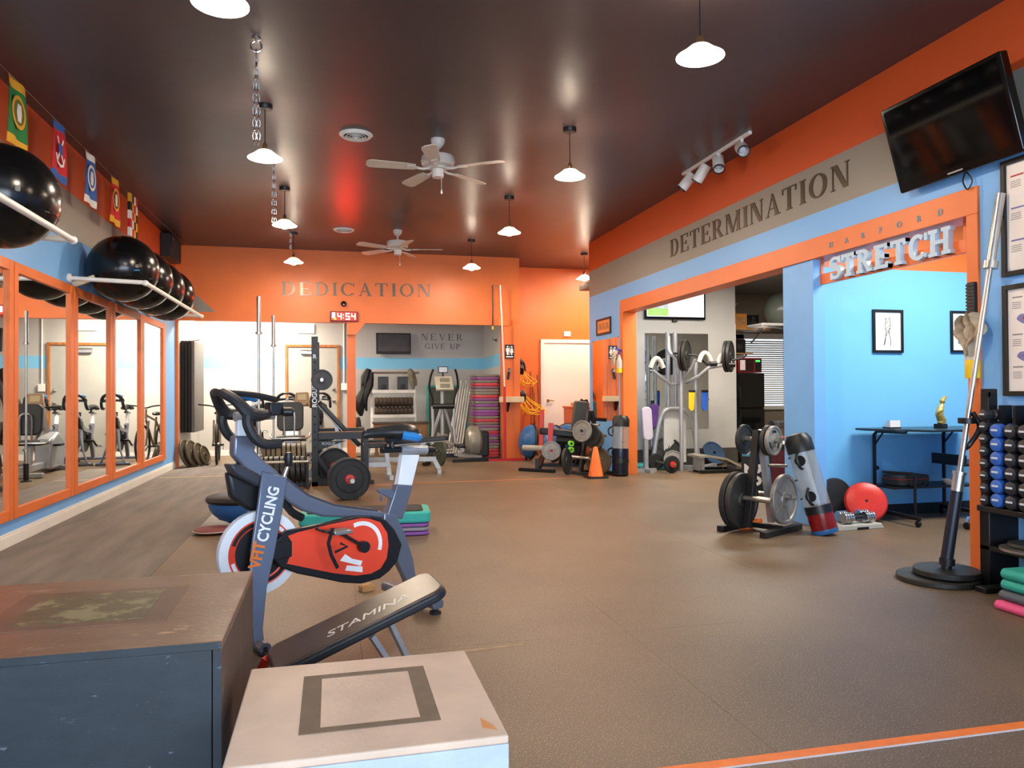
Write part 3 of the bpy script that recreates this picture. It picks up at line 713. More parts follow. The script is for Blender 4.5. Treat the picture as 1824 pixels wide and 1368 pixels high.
# ---------------------------------------------------------------- incline bench behind the low box
t = thing('incline_bench', 'small incline bench with black pad printed STAMINA on red frame', 'exercise bench', (0, 0, 0))
p0, p1 = Vector((-.215, 3.05, .15)), Vector((.415, 3.15, .385)); d = (p1 - p0); L = d.length; d.normalize()
w = Vector((-.22, .97, .05)); w = (w - d * w.dot(d)).normalized(); n = d.cross(w)
F = Matrix(((d.x, w.x, n.x, p0.x), (d.y, w.y, n.y, p0.y), (d.z, w.z, n.z, p0.z), (0, 0, 0, 1)))
b = B(); b.T = F; b.prism(rrect(L + .05, .26, .06, 5, L / 2, 0), -.025, .012); pad = b.build('back_pad', M('pad_side_vinyl', '#22242a', .45, 0, .1, 14, .06, 90), t, bevel=.01, seg=3)
b = B(); b.T = F; b.prism(rrect(L + .03, .24, .05, 5, L / 2, 0), .008, .02); b.build('pad_cover', M('brown_black_vinyl', '#4b3a2e', .3, 0, .12, 14, .06, 90), pad, bevel=.008, seg=3)
text('STAMINA', .068, M('silver_print', '#dcd6cc', .4), pad, F @ Matrix.Translation((L * .56, -.035, .0205)) @ Matrix.Diagonal((1.25, 1, 1, 1)), 'lettering', .001, shear=.25)
b = B(); b.T = F; b.box(-.02, -.1, -.034, L - .02, -.08, -.026).box(-.02, .08, -.034, L - .02, .1, -.026); b.build('pad_rail', m_silver, t)
B().bar((.22, 3.1, .27), (.33, 3.16, .02), .03, .02).build('prop_strut', m_silver, t)
B().bar((.15, 3.02, .23), (.27, 3.08, .02), .03, .02).build('prop_strut', m_silver, t)
B().bar((-.45, 3.12, .02), (.36, 3.14, .02), .05, .04).build('base_beam', M('red_frame', '#b3241c', .4, .1), t, bevel=.004)
B().bar((-.4, 2.95, .02), (-.4, 3.3, .02), .04, .04).bar((.32, 2.95, .02), (.32, 3.32, .02), .04, .04).build('cross_foot', m_silver, t, bevel=.004)
B().bar((-.3, 3.12, .04), (-.25, 3.1, .15), .04, .03).build('pad_bracket', MATS['red_frame'], t)
b = B(); b.T = Matrix.Translation((-.46, 3.1, .17)) @ Matrix.Rotation(.05, 4, 'Z'); b.prism(rrect(.3, .26, .05, 4), 0, .05); b.build('seat_pad', MATS['pad_side_vinyl'], t, bevel=.01)
B().bar((-.46, 3.1, .17), (-.42, 3.12, .03), .04, .03).build('seat_post', MATS['red_frame'], t)

t = thing('wood_block', 'small wooden block shimming the spin bike rear stabilizer', 'block', (.2, 4.6, 0), .4)
B().box(-.04, -.03, 0, .04, .03, .035).build('block', m_wood, t, bevel=.003); B().box(-.03, -.02, .035, .03, .02, .04).build('shim', m_wood, t)
# ---------------------------------------------------------------- step stack, balance dome and disc behind the bike
def step_layer(w, dp, h, z, mat, top=None):
    b = B().prism(rrect(w, dp, .07, 4), z, z + h)
    return b
t = thing('step_platform', 'aerobic step with teal and black top on purple and grey risers', 'aerobic step', (.28, 6.5, 0), math.radians(-4))
pu = M('purple_plastic', '#8a4fa0', .45, 0, .06); gp = M('grey_plastic', '#8f8a90', .45, 0, .06)
for k, mt in enumerate((pu, gp, pu)): B().prism(rrect(1.06, .42, .06, 4), .035 * k + .004, .035 * k + .031).prism(rrect(1.0, .36, .05, 4), .035 * k, .035 * k + .035).build('riser', mt, t, bevel=.006)
pf = B().prism(rrect(1.08, .44, .06, 4), .106, .2).build('platform', m_teal, t, bevel=.018, seg=3)
B().prism(rrect(.96, .36, .05, 4), .2, .207).build('tread', m_rubber, pf, bevel=.003)
m_bosu = M('bosu_blue', '#2a5f94', .35, 0, .06)
def bosu(lb, loc, rot, r=.31, group='balance domes'):
    t = thing('balance_dome', lb, 'balance trainer', loc, 0, group, rot)
    B().lathe([(0, -.05), (r - .03, -.05), (r, -.04), (r + .012, -.015), (r, .005), (r - .02, .012), (0, .012)], 32).build('base_plate', m_black, t)
    dm = B().lathe([(r - .01, .01)] + [((r - .012) * math.cos(a * PI / 20), .012 + .2 * math.sin(a * PI / 20)) for a in range(10)] + [(0, .213)], 32).build('dome', m_bosu, t)
    for q in (.12, .2): B().ring([(q, .012 + .2 * math.sqrt(1 - (q / r) ** 2)), (q + .01, .015 + .2 * math.sqrt(1 - ((q + .01) / r) ** 2)), (q + .015, .008 + .2 * math.sqrt(1 - ((q + .015) / r) ** 2))], 28).build('ridge', m_bosu, dm)
    return t
bosu('blue balance dome turned upside down on the floor behind the spin bike', (-.8, 7.25, .222), (PI, 0, 0))
t = thing('balance_disc', 'small dark red balance disc lying at the turf edge', 'disc', (-1.0, 6.85, 0))
B().lathe([(0, 0), (.12, 0), (.16, .02), (.15, .04), (.1, .05), (0, .045)], 28).build('disc', M('maroon_rubber', '#7d3f39', .5), t)
B().ring([(.155, .02), (.165, .025), (.155, .03)], 28).build('seam', M('grey_seam', '#a79a92', .5), t)
# ---------------------------------------------------------------- placing: a sight line met with a known plane of the room
def at(px, py, **k):
    (ax, v), = k.items(); i = 'xyz'.index(ax)
    d = _r * ((px - 912) / FPX) + _u * ((684 - py) / FPX) + _f; o = Vector((0, 0, CH))
    return o + d * ((v - o[i]) / d[i])
def lookrot(d, up='Y'): return Vector(d).normalized().to_track_quat('Z', up).to_euler()

# ---------------------------------------------------------------- weight plates and trees
PLATE_CACHE = {}
def plate(lb, c, ax, r, th, mat, style='rim', group=None, hole=.026):
    """a weight plate: axis ax through centre c"""
    key = (r, th, mat.name, style)
    if key in PLATE_CACHE:
        o = copy_tree(PLATE_CACHE[key]); o['label'] = lb; o.location = c; o.rotation_euler = lookrot(ax)
        if group: o['group'] = group
        elif 'group' in o: del o['group']
        return o
    t = thing('weight_plate', lb, 'weight plate', c, 0, group, lookrot(ax)); h = th / 2
    if style == 'bumper':
        B().ring([(hole + .02, -h), (r * .62, -h), (r * .66, -h * .75), (r * .9, -h * .75), (r * .93, -h), (r - .004, -h), (r, -h + .006), (r, h - .006), (r - .004, h), (r * .93, h), (r * .9, h * .75), (r * .66, h * .75), (r * .62, h), (hole + .02, h)], 36).build('plate_body', mat, t)
        B().ring([(hole, -h - .004), (hole + .028, -h - .004), (hole + .028, h + .004), (hole, h + .004)], 24).build('hub', M('red_hub', '#b02a26', .4, .2), t)
    else:
        B().ring([(hole + .02, -h * .45), (r * .84, -h * .45), (r * .88, -h), (r - .004, -h), (r, -h + .004), (r, h - .004), (r - .004, h), (r * .88, h), (r * .84, h * .45), (hole + .02, h * .45)], 36).build('plate_body', mat, t)
        B().ring([(hole, -h), (hole + r * .16, -h), (hole + r * .2, -h * .5), (hole + r * .2, h * .5), (hole + r * .16, h), (hole, h)], 24).build('hub', mat, t)
        if style == 'spoke':
            for k in range(5):
                b = B(); a = 2 * PI * k / 5; b.T = Matrix.Rotation(a, 4, 'Z')
                b.box(hole + r * .18, -.006, -h * .9, r * .86, .006, h * .9); b.build('rib', mat, t)
        if style == 'grip':
            for k in range(3):
                b = B(); a0 = 90 + 120 * k
                b.strip([(r * .62 * math.cos(math.radians(a0 + q)), r * .62 * math.sin(math.radians(a0 + q))) for q in range(-24, 25, 8)], r * .17, -h * .5, h * .5)
                b.build('grip_slot', M('slot_shadow_black', '#151515', .6), t)
                b = B(); b.ring([(r * .0, 0)], 3) if False else None
    PLATE_CACHE[key] = t
    return t
def plate_tree(lb, loc, rz, top=.92):
    t = thing('plate_tree', lb, 'weight rack', loc, rz)
    for s in (1, -1): B().bar((-.28, s * .23, .025), (.28, s * .23, .025), .05, .05).build('foot', m_blackmetal, t, bevel=.004)
    B().bar((0, -.23, .05), (0, .23, .05), .05, .04).build('cross_beam', m_blackmetal, t)
    B().bar((0, -.21, .05), (0, -.03, top), .045, .06, (1, 0, 0)).build('upright', m_blackmetal, t, bevel=.003)
    B().bar((0, .21, .05), (0, .03, top), .045, .06, (1, 0, 0)).build('upright', m_blackmetal, t, bevel=.003)
    pg = [(0, top - .03), (.13, top * .6), (.2, top * .3)]
    for y, z in ((0, top - .03), (.14, .36), (-.14, .36)):
        B().cyl((-.2, y, z), (.2, y, z), .0235, n=14).build('peg', m_steel, t)
    for y, z in ((.08, .62), (-.08, .62)): B().cyl((-.17, y, z), (.17, y, z), .0125, n=12).build('peg', m_steel, t)
    return t
# tree by the blue pillar: pegs run along its local x
tr = thing('plate_tree', 'black A-frame plate rack standing beside the blue pillar', 'weight rack', (3.56, 5.72, 0), math.radians(-62))
for s in (1, -1): B().bar((s * .2, -.3, .025), (s * .2, .3, .025), .06, .05).build('foot', m_blackmetal, tr, bevel=.004)
B().bar((-.2, 0, .045), (.2, 0, .045), .05, .04).build('cross_beam', m_blackmetal, tr)
B().bar((0, -.2, .05), (0, -.03, .86), .05, .06, (1, 0, 0)).build('upright', m_blackmetal, tr, bevel=.003)
B().bar((0, .2, .05), (0, .03, .86), .05, .06, (1, 0, 0)).build('upright', m_silver, tr, bevel=.003)
for y, z in ((0, .78), (.16, .29), (-.16, .29)): B().cyl((-.2, y, z), (.2, y, z), .024, n=14).build('peg', m_steel, tr)
B().cyl((-.02, .09, .55), (.2, .1, .56), .013, n=12).build('peg', m_steel, tr)
tx = Vector((math.cos(math.radians(-62)), math.sin(math.radians(-62)), 0)); ty = Vector((-tx.y, tx.x, 0)); tc_ = Vector((3.56, 5.72, 0))
def on_tree(a, y, z): return tc_ + tx * a + ty * y + Vector((0, 0, z))
g = 'plates on the rack beside the blue pillar'
plate('pale grey cast iron plate with grip holes on the top peg', on_tree(.135, 0, .775), tx, .125, .035, m_iron, 'grip', g)
plate('grey cast iron plate behind the grip plate on the top peg', on_tree(.09, 0, .775), tx, .13, .035, m_irondark, 'rim', g)
plate('small black plate on the far end of the top peg', on_tree(-.14, 0, .775), tx, .13, .03, m_irondark, 'rim', g)
plate('large pale grey spoked plate hung low, facing the room', on_tree(.14, .16, .265), tx, .215, .04, m_iron, 'spoke', g)
plate('large black plate hung low at the rear of the pillar rack', on_tree(-.07, -.16, .265), tx, .235, .045, m_irondark, 'rim', g)
plate('large black rubber plate hung low on the pillar rack', on_tree(-.125, -.16, .265), tx, .24, .05, m_rubber, 'rim', g)
t = thing('agility_cone', 'small orange plastic cone tipped behind the spoked plate', 'cone', (3.50, 5.86, .03), 0, None, (1.25, 0, .6))
B().lathe([(.09, 0), (.09, .012), (.06, .02), (.02, .16), (.012, .16)], 20).build('cone', M('cone_orange', '#f0712a', .5), t)
B().prism(rrect(.2, .2, .04), -.006, .003).build('cone_base', MATS['cone_orange'], t)

# clear water-filled tube bag leaning on the pillar
def clear(name, col, rough, a): return M(name, col, rough, 0, .1, 4, alpha=a)
def aqua_bag(lb, base, top, r, liquid, caps, fill=.22, hs=1):
    base, top = Vector(base), Vector(top); d = top - base; L = d.length
    t = thing('water_bag', lb, 'training bag', base, 0, 'clear water training bags', lookrot(d))
    B().lathe([(0, 0), (r * .9, 0), (r, .03), (r, L * fill), (r * .98, L * fill), (0, L * fill)], 28).build('liquid', liquid, t)
    B().lathe([(r * 1.005, L * fill), (r * 1.02, L * (.5 if fill < .45 else .6)), (r * 1.01, L * .88)], 28).build('tube_wall', M('clear_vinyl', '#a8a49c', .12, 0, .05, alpha=.42), t)
    B().lathe([(r * 1.05, L * .2), (r * 1.05, L * .28)], 28).build('lower_band', m_black, t)
    B().lathe([(r * 1.06, L * .82), (r * 1.06, L * .94), (r * .8, L), (0, L * 1.02)], 28).build('end_cap', m_black, t)
    B().lathe([(0, -.004), (r * .96, -.002), (r * 1.03, .02), (r * 1.03, .035)], 28).build('base_ring', caps, t)
    for z in (.3, .66):
        hdl = B().tube([(hs * r, 0, L * z), (hs * (r + .06), 0, L * (z + .03)), (hs * (r + .065), 0, L * (z + .12)), (hs * r, 0, L * (z + .16))], .012, 8, sub=5).build('handle', m_black, t)
        B().lathe([(0, -.004), (.045, -.003), (.045, .004), (0, .005)], 16, (hs * r, 0, L * (z + .08)), 'x').build('patch', m_black, hdl)
    for z in (.36, .55, .78): B().box(-.035, -r * 1.05, L * z, .035, -r * 1.0, L * z + .014).build('print', m_black, t)
    return t
aqua_bag('clear water bag with dark red liquid leaning against the blue pillar', (3.985, 5.42, .01), (3.84, 5.6, .82), .105, M('red_liquid', '#7a1512', .25, 0, .2), m_bosu)

# adjustable dumbbells on their tray, cushions by the wall
t = thing('dumbbell_tray', 'grey plastic tray of chrome adjustable dumbbells on the floor', 'dumbbell tray', (4.42, 5.62, 0), math.radians(4))
B().prism([(-.23, 0), (.23, 0), (.2, .045), (-.2, .045)], -.1, .1, 'y').build('tray', M('tray_grey', '#b9b4a8', .5), t, bevel=.006)
B().box(-.06, -.103, .0, .06, -.098, .022).build('tray_notch', m_black, t)
for y in (-.045, .055):
    d = thing('adjustable_dumbbell', 'chrome adjustable dumbbell in the grey tray, ' + ('room side' if y < 0 else 'wall side'), 'dumbbell', (4.42 + (0 if y < 0 else .02), 5.62 + y, .098), math.radians(4), 'adjustable dumbbells')
    B().cyl((-.07, 0, 0), (.07, 0, 0), .017, n=14).build('grip', m_black, d)
    for s in (1, -1):
        for k in range(4): B().lathe([(0, 0), (.044, 0), (.046, .003), (.046, .016), (.044, .019), (0, .019)], 20, (s * (.075 + .024 * k) - .01, 0, 0), 'x').build('weight_disc', m_chrome if k % 2 == 0 else m_steel, d)
t = thing('balance_cushion', 'red inflated balance cushion leaning against the blue wall', 'cushion', (4.73, 5.86, .178), 0, 'round balance cushions', (math.radians(68), 0, math.radians(-28)))
B().lathe([(0, -.03), (.12, -.032), (.17, -.02), (.185, 0), (.17, .03), (.11, .052), (.05, .05), (0, .046)], 32).build('cushion', M('red_cushion', '#e0382c', .32, 0, .06, 30, .06, 160), t)
B().lathe([(0, .046), (.012, .048), (.012, .052), (0, .053)], 10).build('valve', m_black, t)
t = thing('balance_cushion', 'dark grey balance cushion behind the red one', 'cushion', (4.56, 6.06, .195), 0, 'round balance cushions', (math.radians(84), 0, math.radians(-2)))
B().lathe([(0, -.03), (.12, -.032), (.17, -.02), (.185, 0), (.17, .02), (.11, .03), (0, .026)], 32).build('cushion', m_rubber, t)

# ---------------------------------------------------------------- stretch room: desk, stool, pictures
t = thing('computer_desk', 'black metal rolling desk with thin top against the blue wall', 'desk', (4.9, 5.62, 0))
B().prism([(-.1, .46), (-.1, .3), (.25, -.1), (.95, -.12), (1.1, .1), (1.1, .46)], .822, .842).build('desk_top', M('dark_teal_top', '#1c2a33', .3, 0, .1), t, bevel=.004)
for x, yb in ((.06, .0), (.84, .02)):
    B().tube([(x - .0, .4, .05), (x, .4, .78), (x, .36, .815), (x, .0, .82)], .017, 10).build('leg', m_blackmetal, t)
    B().bar((x, .4, .68), (x, .28, .81), .012, .012).build('gusset', m_blackmetal, t)
    B().bar((x, -.15, .075), (x, .45, .075), .03, .035).build('foot_beam', m_blackmetal, t, bevel=.004)
    for y in (-.13, .43): B().lathe([(0, -.012), (.026, -.012), (.028, 0), (.026, .012), (0, .012)], 14, (x, y, .029), 'x').bar((x, y, .04), (x, y, .07), .014, .014).build('caster', m_black, t)
B().bar((.06, .42, .3), (.84, .42, .3), .02, .03).build('rear_brace', m_blackmetal, t)
sh = B().box(.02, .1, .3, .95, .42, .315).build('lower_shelf', m_blackmetal, t)
B().tube([(.22, .08, .02), (.22, .08, .42), (.2, .1, .44), (.06, .3, .44)], .012, 8).build('shelf_bracket', m_blackmetal, t)
B().box(.66, -.02, .5, 1.15, .36, .525).box(.66, -.02, .525, .69, .36, .6).build('keyboard_tray', m_black, t, bevel=.004)
B().lathe([(0, 0), (.02, 0), (.02, .03), (0, .03)], 10, (.06, .36, .47), 'y').build('knob', m_black, t)
t = thing('equipment_case', 'black padded case with red piping on the desk shelf', 'case', (5.18, 5.88, .315), math.radians(3))
B().prism(rrect(.36, .24, .05), 0, .1).build('case_body', M('case_fabric', '#2c2b29', .7), t, bevel=.02, seg=3)
B().prism(rrect(.368, .248, .05), .062, .068).build('piping', M('red_piping', '#a02820', .5), t)
B().tube([(-.08, -.12, .03), (-.06, -.15, .01), (.06, -.15, .01), (.08, -.12, .03)], .008, 6, sub=3).build('handle', m_black, t)
t = thing('massage_gun_dish', 'white dish holding a small handset on the desk shelf', 'dish', (5.6, 5.78, .315))
B().lathe([(0, .004), (.05, .0), (.075, .03), (.085, .05), (.075, .048), (.05, .012), (0, .012)], 20).build('dish', m_whiteplastic, t)
B().bar((.02, .0, .03), (.12, .0, .13), .03, .025).build('handset', m_whiteplastic, t, bevel=.006)
B().bar((.08, -.0, .05), (.09, -.0, .09), .04, .03).build('handset_grip', m_black, t)
t = thing('card_holder', 'small white card holder on the black desk', 'card holder', (5.0, 5.86, .842))
B().prism([(-.0, 0), (.09, 0), (.09, .015), (.03, .07), (0, .075)], 0, .11, 'x').build('cards', m_whiteplastic, t)
B().box(-.004, -.004, 0, .114, .094, .012).build('tray', m_black, t)
t = thing('figurine', 'small gold figurine on a black base on the desk', 'figurine', (5.48, 5.78, .842), .3)
B().box(-.045, -.04, 0, .045, .04, .04).build('base', m_black, t, bevel=.003)
gd = M('gold_leaf', '#d9b45a', .3, .6, .2, 20)
B().tube([(0, 0, .04), (.01, .0, .08), (-.02, 0, .13), (.005, 0, .18), (.03, 0, .22)], .03, 10, sub=4, rs=[.028, .036, .034, .03, .018]).build('torso', gd, t)
B().ball((.035, 0, .25), .026, 14, 10).tube([(.035, 0, .26), (.06, 0, .275), (.08, 0, .285)], .016, 8).build('head', gd, t)
B().tube([(.0, -.02, .19), (-.04, -.03, .17), (-.05, -.01, .14), (-.02, .0, .12)], .012, 8, sub=3).tube([(0, .02, .19), (.045, .03, .16), (.05, .02, .12)], .012, 8, sub=3).build('arms', gd, t)
B().tube([(0, 0, .09), (.05, .0, .085), (.06, 0, .045)], .02, 8, sub=3).build('drapery', gd, t)
t = thing('rolling_stool', 'chrome footed rolling stool in front of the desk', 'stool', (5.52, 5.22, 0))
for k in range(5):
    a = 2 * PI * k / 5 + .3; c, s = math.cos(a), math.sin(a)
    B().tube([(0, 0, .16), (.1 * c, .1 * s, .15), (.22 * c, .22 * s, .11), (.25 * c, .25 * s, .065)], .016, 8, sub=4).build('leg', m_chrome, t)
    B().lathe([(0, -.014), (.028, -.014), (.03, 0), (.028, .014), (0, .014)], 14, (.25 * c, .25 * s, .03), 'x').build('caster', m_black, t)
B().tube([(.18 * math.cos(a), .18 * math.sin(a), .2) for a in [2 * PI * k / 24 for k in range(24)]], .011, 8, closed=True).build('foot_ring', m_chrome, t)
B().cyl((0, 0, .14), (0, 0, .48), .024, n=14).build('column', m_black, t)
B().lathe([(0, .47), (.17, .47), (.18, .49), (.175, .53), (0, .54)], 24).build('seat', m_black, t)
def picture(lb, y, c, w, h, fw, frame_m, art, wall='y', name='framed_picture'):
    """frame hung on a wall; c = centre on the wall plane"""
    t = thing(name, lb, 'picture', c, 0)
    if wall == 'x': t.rotation_euler = (0, 0, -PI / 2)
    for a in ((-w / 2, -w / 2 + fw, -h / 2, h / 2), (w / 2 - fw, w / 2, -h / 2, h / 2), (-w / 2 + fw, w / 2 - fw, -h / 2, -h / 2 + fw), (-w / 2 + fw, w / 2 - fw, h / 2 - fw, h / 2)):
        B().box(a[0], -.022, a[2], a[1], 0, a[3]).build('frame', frame_m, t, bevel=.002)
    B().box(-w / 2 + fw, -.01, -h / 2 + fw, w / 2 - fw, -.004, h / 2 - fw).build('print', art, t)
    return t
m_paper = M('white_paper', '#efebe2', .6, 0, .02)
t = picture('black framed line drawing on the blue wall, fully in view', 0, (5.2, 6.12, 1.763), .34, .415, .025, m_black, m_paper)
b = B()
for p in ([(-.02, .13), (-.03, .05), (-.02, 0), (-.03, -.1), (-.045, -.14)], [(.02, .13), (.03, .06), (.01, .0), (.03, -.08), (.03, -.14)], [(-.03, .12), (.02, .13), (-.02, .07), (.025, .06), (-.03, .02), (.02, -.01), (-.025, -.05)], [(.03, .03), (-.02, -.03), (-.045, -.13)]):
    b.strip(p, .005, -.0115, -.0104, 'y')
b.build('drawing', m_black, t)
t = picture('black framed grey print partly behind the orange post', 0, (6.1, 6.12, 1.77), .35, .41, .022, m_black, m_paper)
B().box(-.09, -.0115, -.12, .1, -.0104, .12).build('image', M('grey_photo', '#7f8d9a', .5, 0, .3, 12), t)

# ---------------------------------------------------------------- on the wall by the near post
t = thing('spray_bottle', 'spray bottle with yellow liquid and rag on the orange post by the barbell', 'spray bottle', (4.075, 4.03, 1.27))
B().lathe([(0, 0), (.042, 0), (.045, .01), (.045, .12), (.043, .125), (0, .125)], 20).build('liquid', M('yellow_liquid', '#f2c81e', .25), t)
B().lathe([(.046, .12), (.046, .19), (.025, .25), (.014, .27), (.014, .31)], 20).build('bottle', M('frosted_plastic', '#d9d2c6', .3, alpha=.75), t)
B().cyl((0, 0, .3), (0, 0, .345), .018, n=12).bar((.0, 0, .35), (-.0, .07, .36), .02, .025).bar((0, .05, .34), (0, .06, .29), .01, .012).build('trigger', m_whiteplastic, t)
b = B(); vs = []; fs = []; rn = random.Random(3)
for i in range(15):
    for j in range(13):
        a = i / 14; h = j / 12; w_ = .03 + .075 * math.sin(PI * min(1, h * 1.15)) + .012 * math.sin(a * 9)
        yy = (a - .5) * 2 * w_; fold = .03 * math.sin(a * 17 + h * 5) + .014 * math.sin(a * 31 - h * 9)
        zz = .42 - .24 * h - (.05 * abs(math.sin(a * 6 + 1)) if j == 12 else 0) + .01 * math.sin(a * 12)
        vs.append((-.035 + fold, yy - .01, zz))
for i in range(14):
    for j in range(12): fs.append((i * 13 + j, i * 13 + j + 1, i * 13 + j + 14, i * 13 + j + 13))
k = len(vs); vs += [(x + .006, y, z) for x, y, z in vs]; fs += [tuple(k + q for q in f[::-1]) for f in fs]
b.add(vs, fs)
b.build('rag', M('beige_rag', '#b7a489', .85, 0, .25, 20, .3, 60), t)
t = thing('resistance_grip', 'black ribbed foam grip hung on the orange post above the rag', 'grip', (4.085, 4.035, 1.69))
B().box(-.015, -.03, 0, .012, .03, .21).build('strap', m_black, t, bevel=.004)
for k in range(9): B().box(-.02, -.032, .008 + .022 * k, -.012, .032, .022 + .022 * k).build('rib', M('rib_brown', '#3a3028', .6), t)

# ---------------------------------------------------------------- barbell leaning in its floor base
t = thing('barbell_stand', 'black floor plates holding an upright barbell sleeve', 'barbell holder', (3.69, 3.93, 0))
B().lathe([(0, 0), (.225, 0), (.235, .006), (.235, .03), (.225, .037), (.2, .03), (0, .03)], 40).build('lower_plate', m_irondark, t)
B().lathe([(0, .037), (.185, .037), (.19, .042), (.19, .07), (.183, .075), (0, .075)], 40, (.06, -.01, 0)).build('upper_plate', m_irondark, t)
B().box(.02, -.335, 0, .24, -.255, .03).build('floor_bar', m_blackmetal, t, bevel=.004)
q0, q1 = Vector((.045, -.02, .075)), Vector((.085, -.035, .33))
B().cyl(q0, (.05, -.022, .11), .03, n=16).cyl((.05, -.022, .1), (.052, -.022, .14), .045, .045, 20).build('collar', m_black, t)
t = thing('barbell', 'barbell with black sleeve leaning upright against the wall beside posters', 'barbell', (3.74, 3.908, .14))
T = Vector((4.075 - 3.74, 3.80 - 3.908, 2.42 - .14)); 
def al(f): return T * f
B().cyl(al(.0), al(.185), .036, .034, 18).build('lower_sleeve', M('blued_steel', '#2d3038', .35, .6), t)
B().cyl(al(.185), al(.235), .034, n=18).cyl(al(.23), al(.238), .04, n=18).build('sleeve_ring', m_steel, t)
B().cyl(al(.235), al(.8), .0165, n=14).build('shaft', m_steel, t)
B().cyl(al(.795), al(.815), .042, n=18).build('collar', m_steel, t)
B().cyl(al(.815), al(1), .0265, n=18).build('upper_sleeve', m_steel, t)
B().lathe([(.0265, 0), (.05, .0), (.05, .035), (.0265, .035)], 16, al(.37)).build('strap_clip', m_black, t)
B().tube([al(.4) + Vector((.03, 0, 0)), al(.36) + Vector((.06, -.04, 0)), al(.31) + Vector((.04, .0, 0)), al(.3)], .016, 8, sub=4).build('strap', m_black, t)

# ---------------------------------------------------------------- dumbbell rack
t = thing('dumbbell_rack', 'black steel vertical dumbbell rack against the blue wall', 'dumbbell rack', (3.86, 0, 0))
YS = [3.73, 3.635, 3.54, 3.45, 3.36, 3.27, 3.18, 3.09]
B().box(-.02, 2.95, .455, .25, 3.78, .49).build('shelf', m_blackmetal, t, bevel=.004)
B().box(.0, 2.95, .22, .25, 3.78, .25).build('lower_shelf', m_blackmetal, t, bevel=.004)
for y in (3.72, 2.97): B().box(.0, y - .01, 0, .22, y + .06, .46).build('leg', m_blackmetal, t, bevel=.004)
B().box(.19, 2.95, .49, .25, 3.78, 1.02).build('back_panel', m_blackmetal, t)
B().box(.03, 3.735, .49, .1, 3.79, 1.2).build('corner_post', m_blackmetal, t, bevel=.003)
B().lathe([(0, 0), (.016, 0), (.016, .006), (0, .006)], 14, (.035, 3.735, 1.165), 'y').build('bolt_hole', M('hole_black', '#050505', .8), t)
for y in YS[1:]: B().box(.06, y + .036, .49, .14, y + .056, 1.1).build('divider', m_blackmetal, t)
m_dblue = M('neoprene_blue', '#2f5fb0', .5, 0, .08, 20); m_dblk = M('neoprene_black', '#26272a', .5, 0, .1, 20); m_dlab = M('faded_white_print', '#c9ccd2', .6)
def dumbbell(lb, c, ln, r, mat, group, marks=True):
    d = thing('dumbbell', lb, 'dumbbell', c, 0, group)
    B().cyl((-ln / 2 + .05, 0, 0), (ln / 2 - .05, 0, 0), r * .42, n=12).build('handle', mat, d)
    for s in (1, -1):
        pr = [(0, -.03), (r * .7, -.03), (r * .93, -.022), (r, -.008), (r, .012), (r * .93, .026), (r * .7, .032), (0, .034)]
        b = B(); b.lathe([(a, s * h) for a, h in pr], 8 if mat is m_dblk else 14, (s * (ln / 2 - .034), 0, 0), 'x'); b.build('head', mat, d)
    if marks: B().box(-ln / 2 - .0012, -r * .5, -r * .05, -ln / 2 + .001, r * .5, r * .22).build('print', m_dlab, d)
    return d
lv = ['bottom', 'second', 'third', 'fourth', 'fifth', 'top']
def col_of(kind, mat, y, z0, n, step, ln, r, xoff, g):
    first = None
    for k in range(n):
        lb = '%s dumbbell, %s of its column in the rack, %s' % (kind[0], (lv[k] if n <= 6 and k < n - 1 else ('top' if k == n - 1 else ['bottom', 'second', 'third', 'fourth', 'fifth', 'sixth', 'seventh', 'eighth'][k])), kind[1])
        if first is None: first = dumbbell(lb, (3.86 + xoff, y, z0 + k * step), ln, r, mat, g)
        else: dup(first, (3.86 + xoff, y, z0 + k * step), 0, lb)
g = 'dumbbells in the vertical rack'
col_of(('blue', 'column of blue heads'), m_dblue, 3.635, .535, 6, .083, .17, .043, .05, g)
col_of(('black', 'second column past the blue'), m_dblk, 3.54, .535, 6, .083, .17, .043, .05, g)
col_of(('black', 'third column past the blue'), m_dblk, 3.45, .535, 6, .083, .17, .043, .05, g)
col_of(('black', 'fourth column past the blue'), m_dblk, 3.36, .535, 6, .083, .17, .043, .05, g)
col_of(('black', 'fifth column past the blue'), m_dblk, 3.27, .535, 6, .083, .17, .043, .05, g)
col_of(('small black', 'end column by the orange post'), m_dblk, 3.73, .525, 8, .074, .14, .034, .045, g)
t = thing('plate_stack', 'silver round plate lying on the low rack shelf', 'weight plate', (3.95, 3.5, .252))
B().lathe([(.02, 0), (.15, 0), (.155, .006), (.155, .02), (.14, .025), (.05, .022), (.02, .03)], 30, (-.02, 0, 0)).build('plate_body', m_steel, t)
B().lathe([(.02, .03), (.11, .03), (.115, .036), (.11, .05), (.02, .05)], 30, (-.02, 0, 0)).build('upper_plate', m_irondark, t)
B().cyl((-.02, 0, .05), (-.02, 0, .06), .03, n=14).build('hub', m_steel, t)
# folded mats under the rack
for lb, z, h, x0, col in (('pink foam exercise mat at the bottom of the stack', 0, .05, 3.5, '#e0527c'), ('grey foam exercise mat between the pink and teal mats', .052, .05, 3.53, '#55575c'), ('teal foam exercise mat folded on top of the stack', .104, .115, 3.545, '#2f9c88')):
    t = thing('exercise_mat', lb, 'exercise mat', (x0, 2.72, z), 0, 'foam mats stacked by the dumbbell rack')
    m = M('foam_' + col[1:], col, .7, 0, .06, 20, .1, 120)
    n = 2 if h > .1 else 1
    for k in range(n):
        hh = h / n; b = B(); b.prism(rrect(.31, hh - .002, hh * .49, 5, .155, hh / 2 + hh * k), 0, .62, 'y'); b.build('fold', m, t)
    B().box(.29, 0.01, h * .2, .305, .61, h * .8).build('edge_seam', m, t)

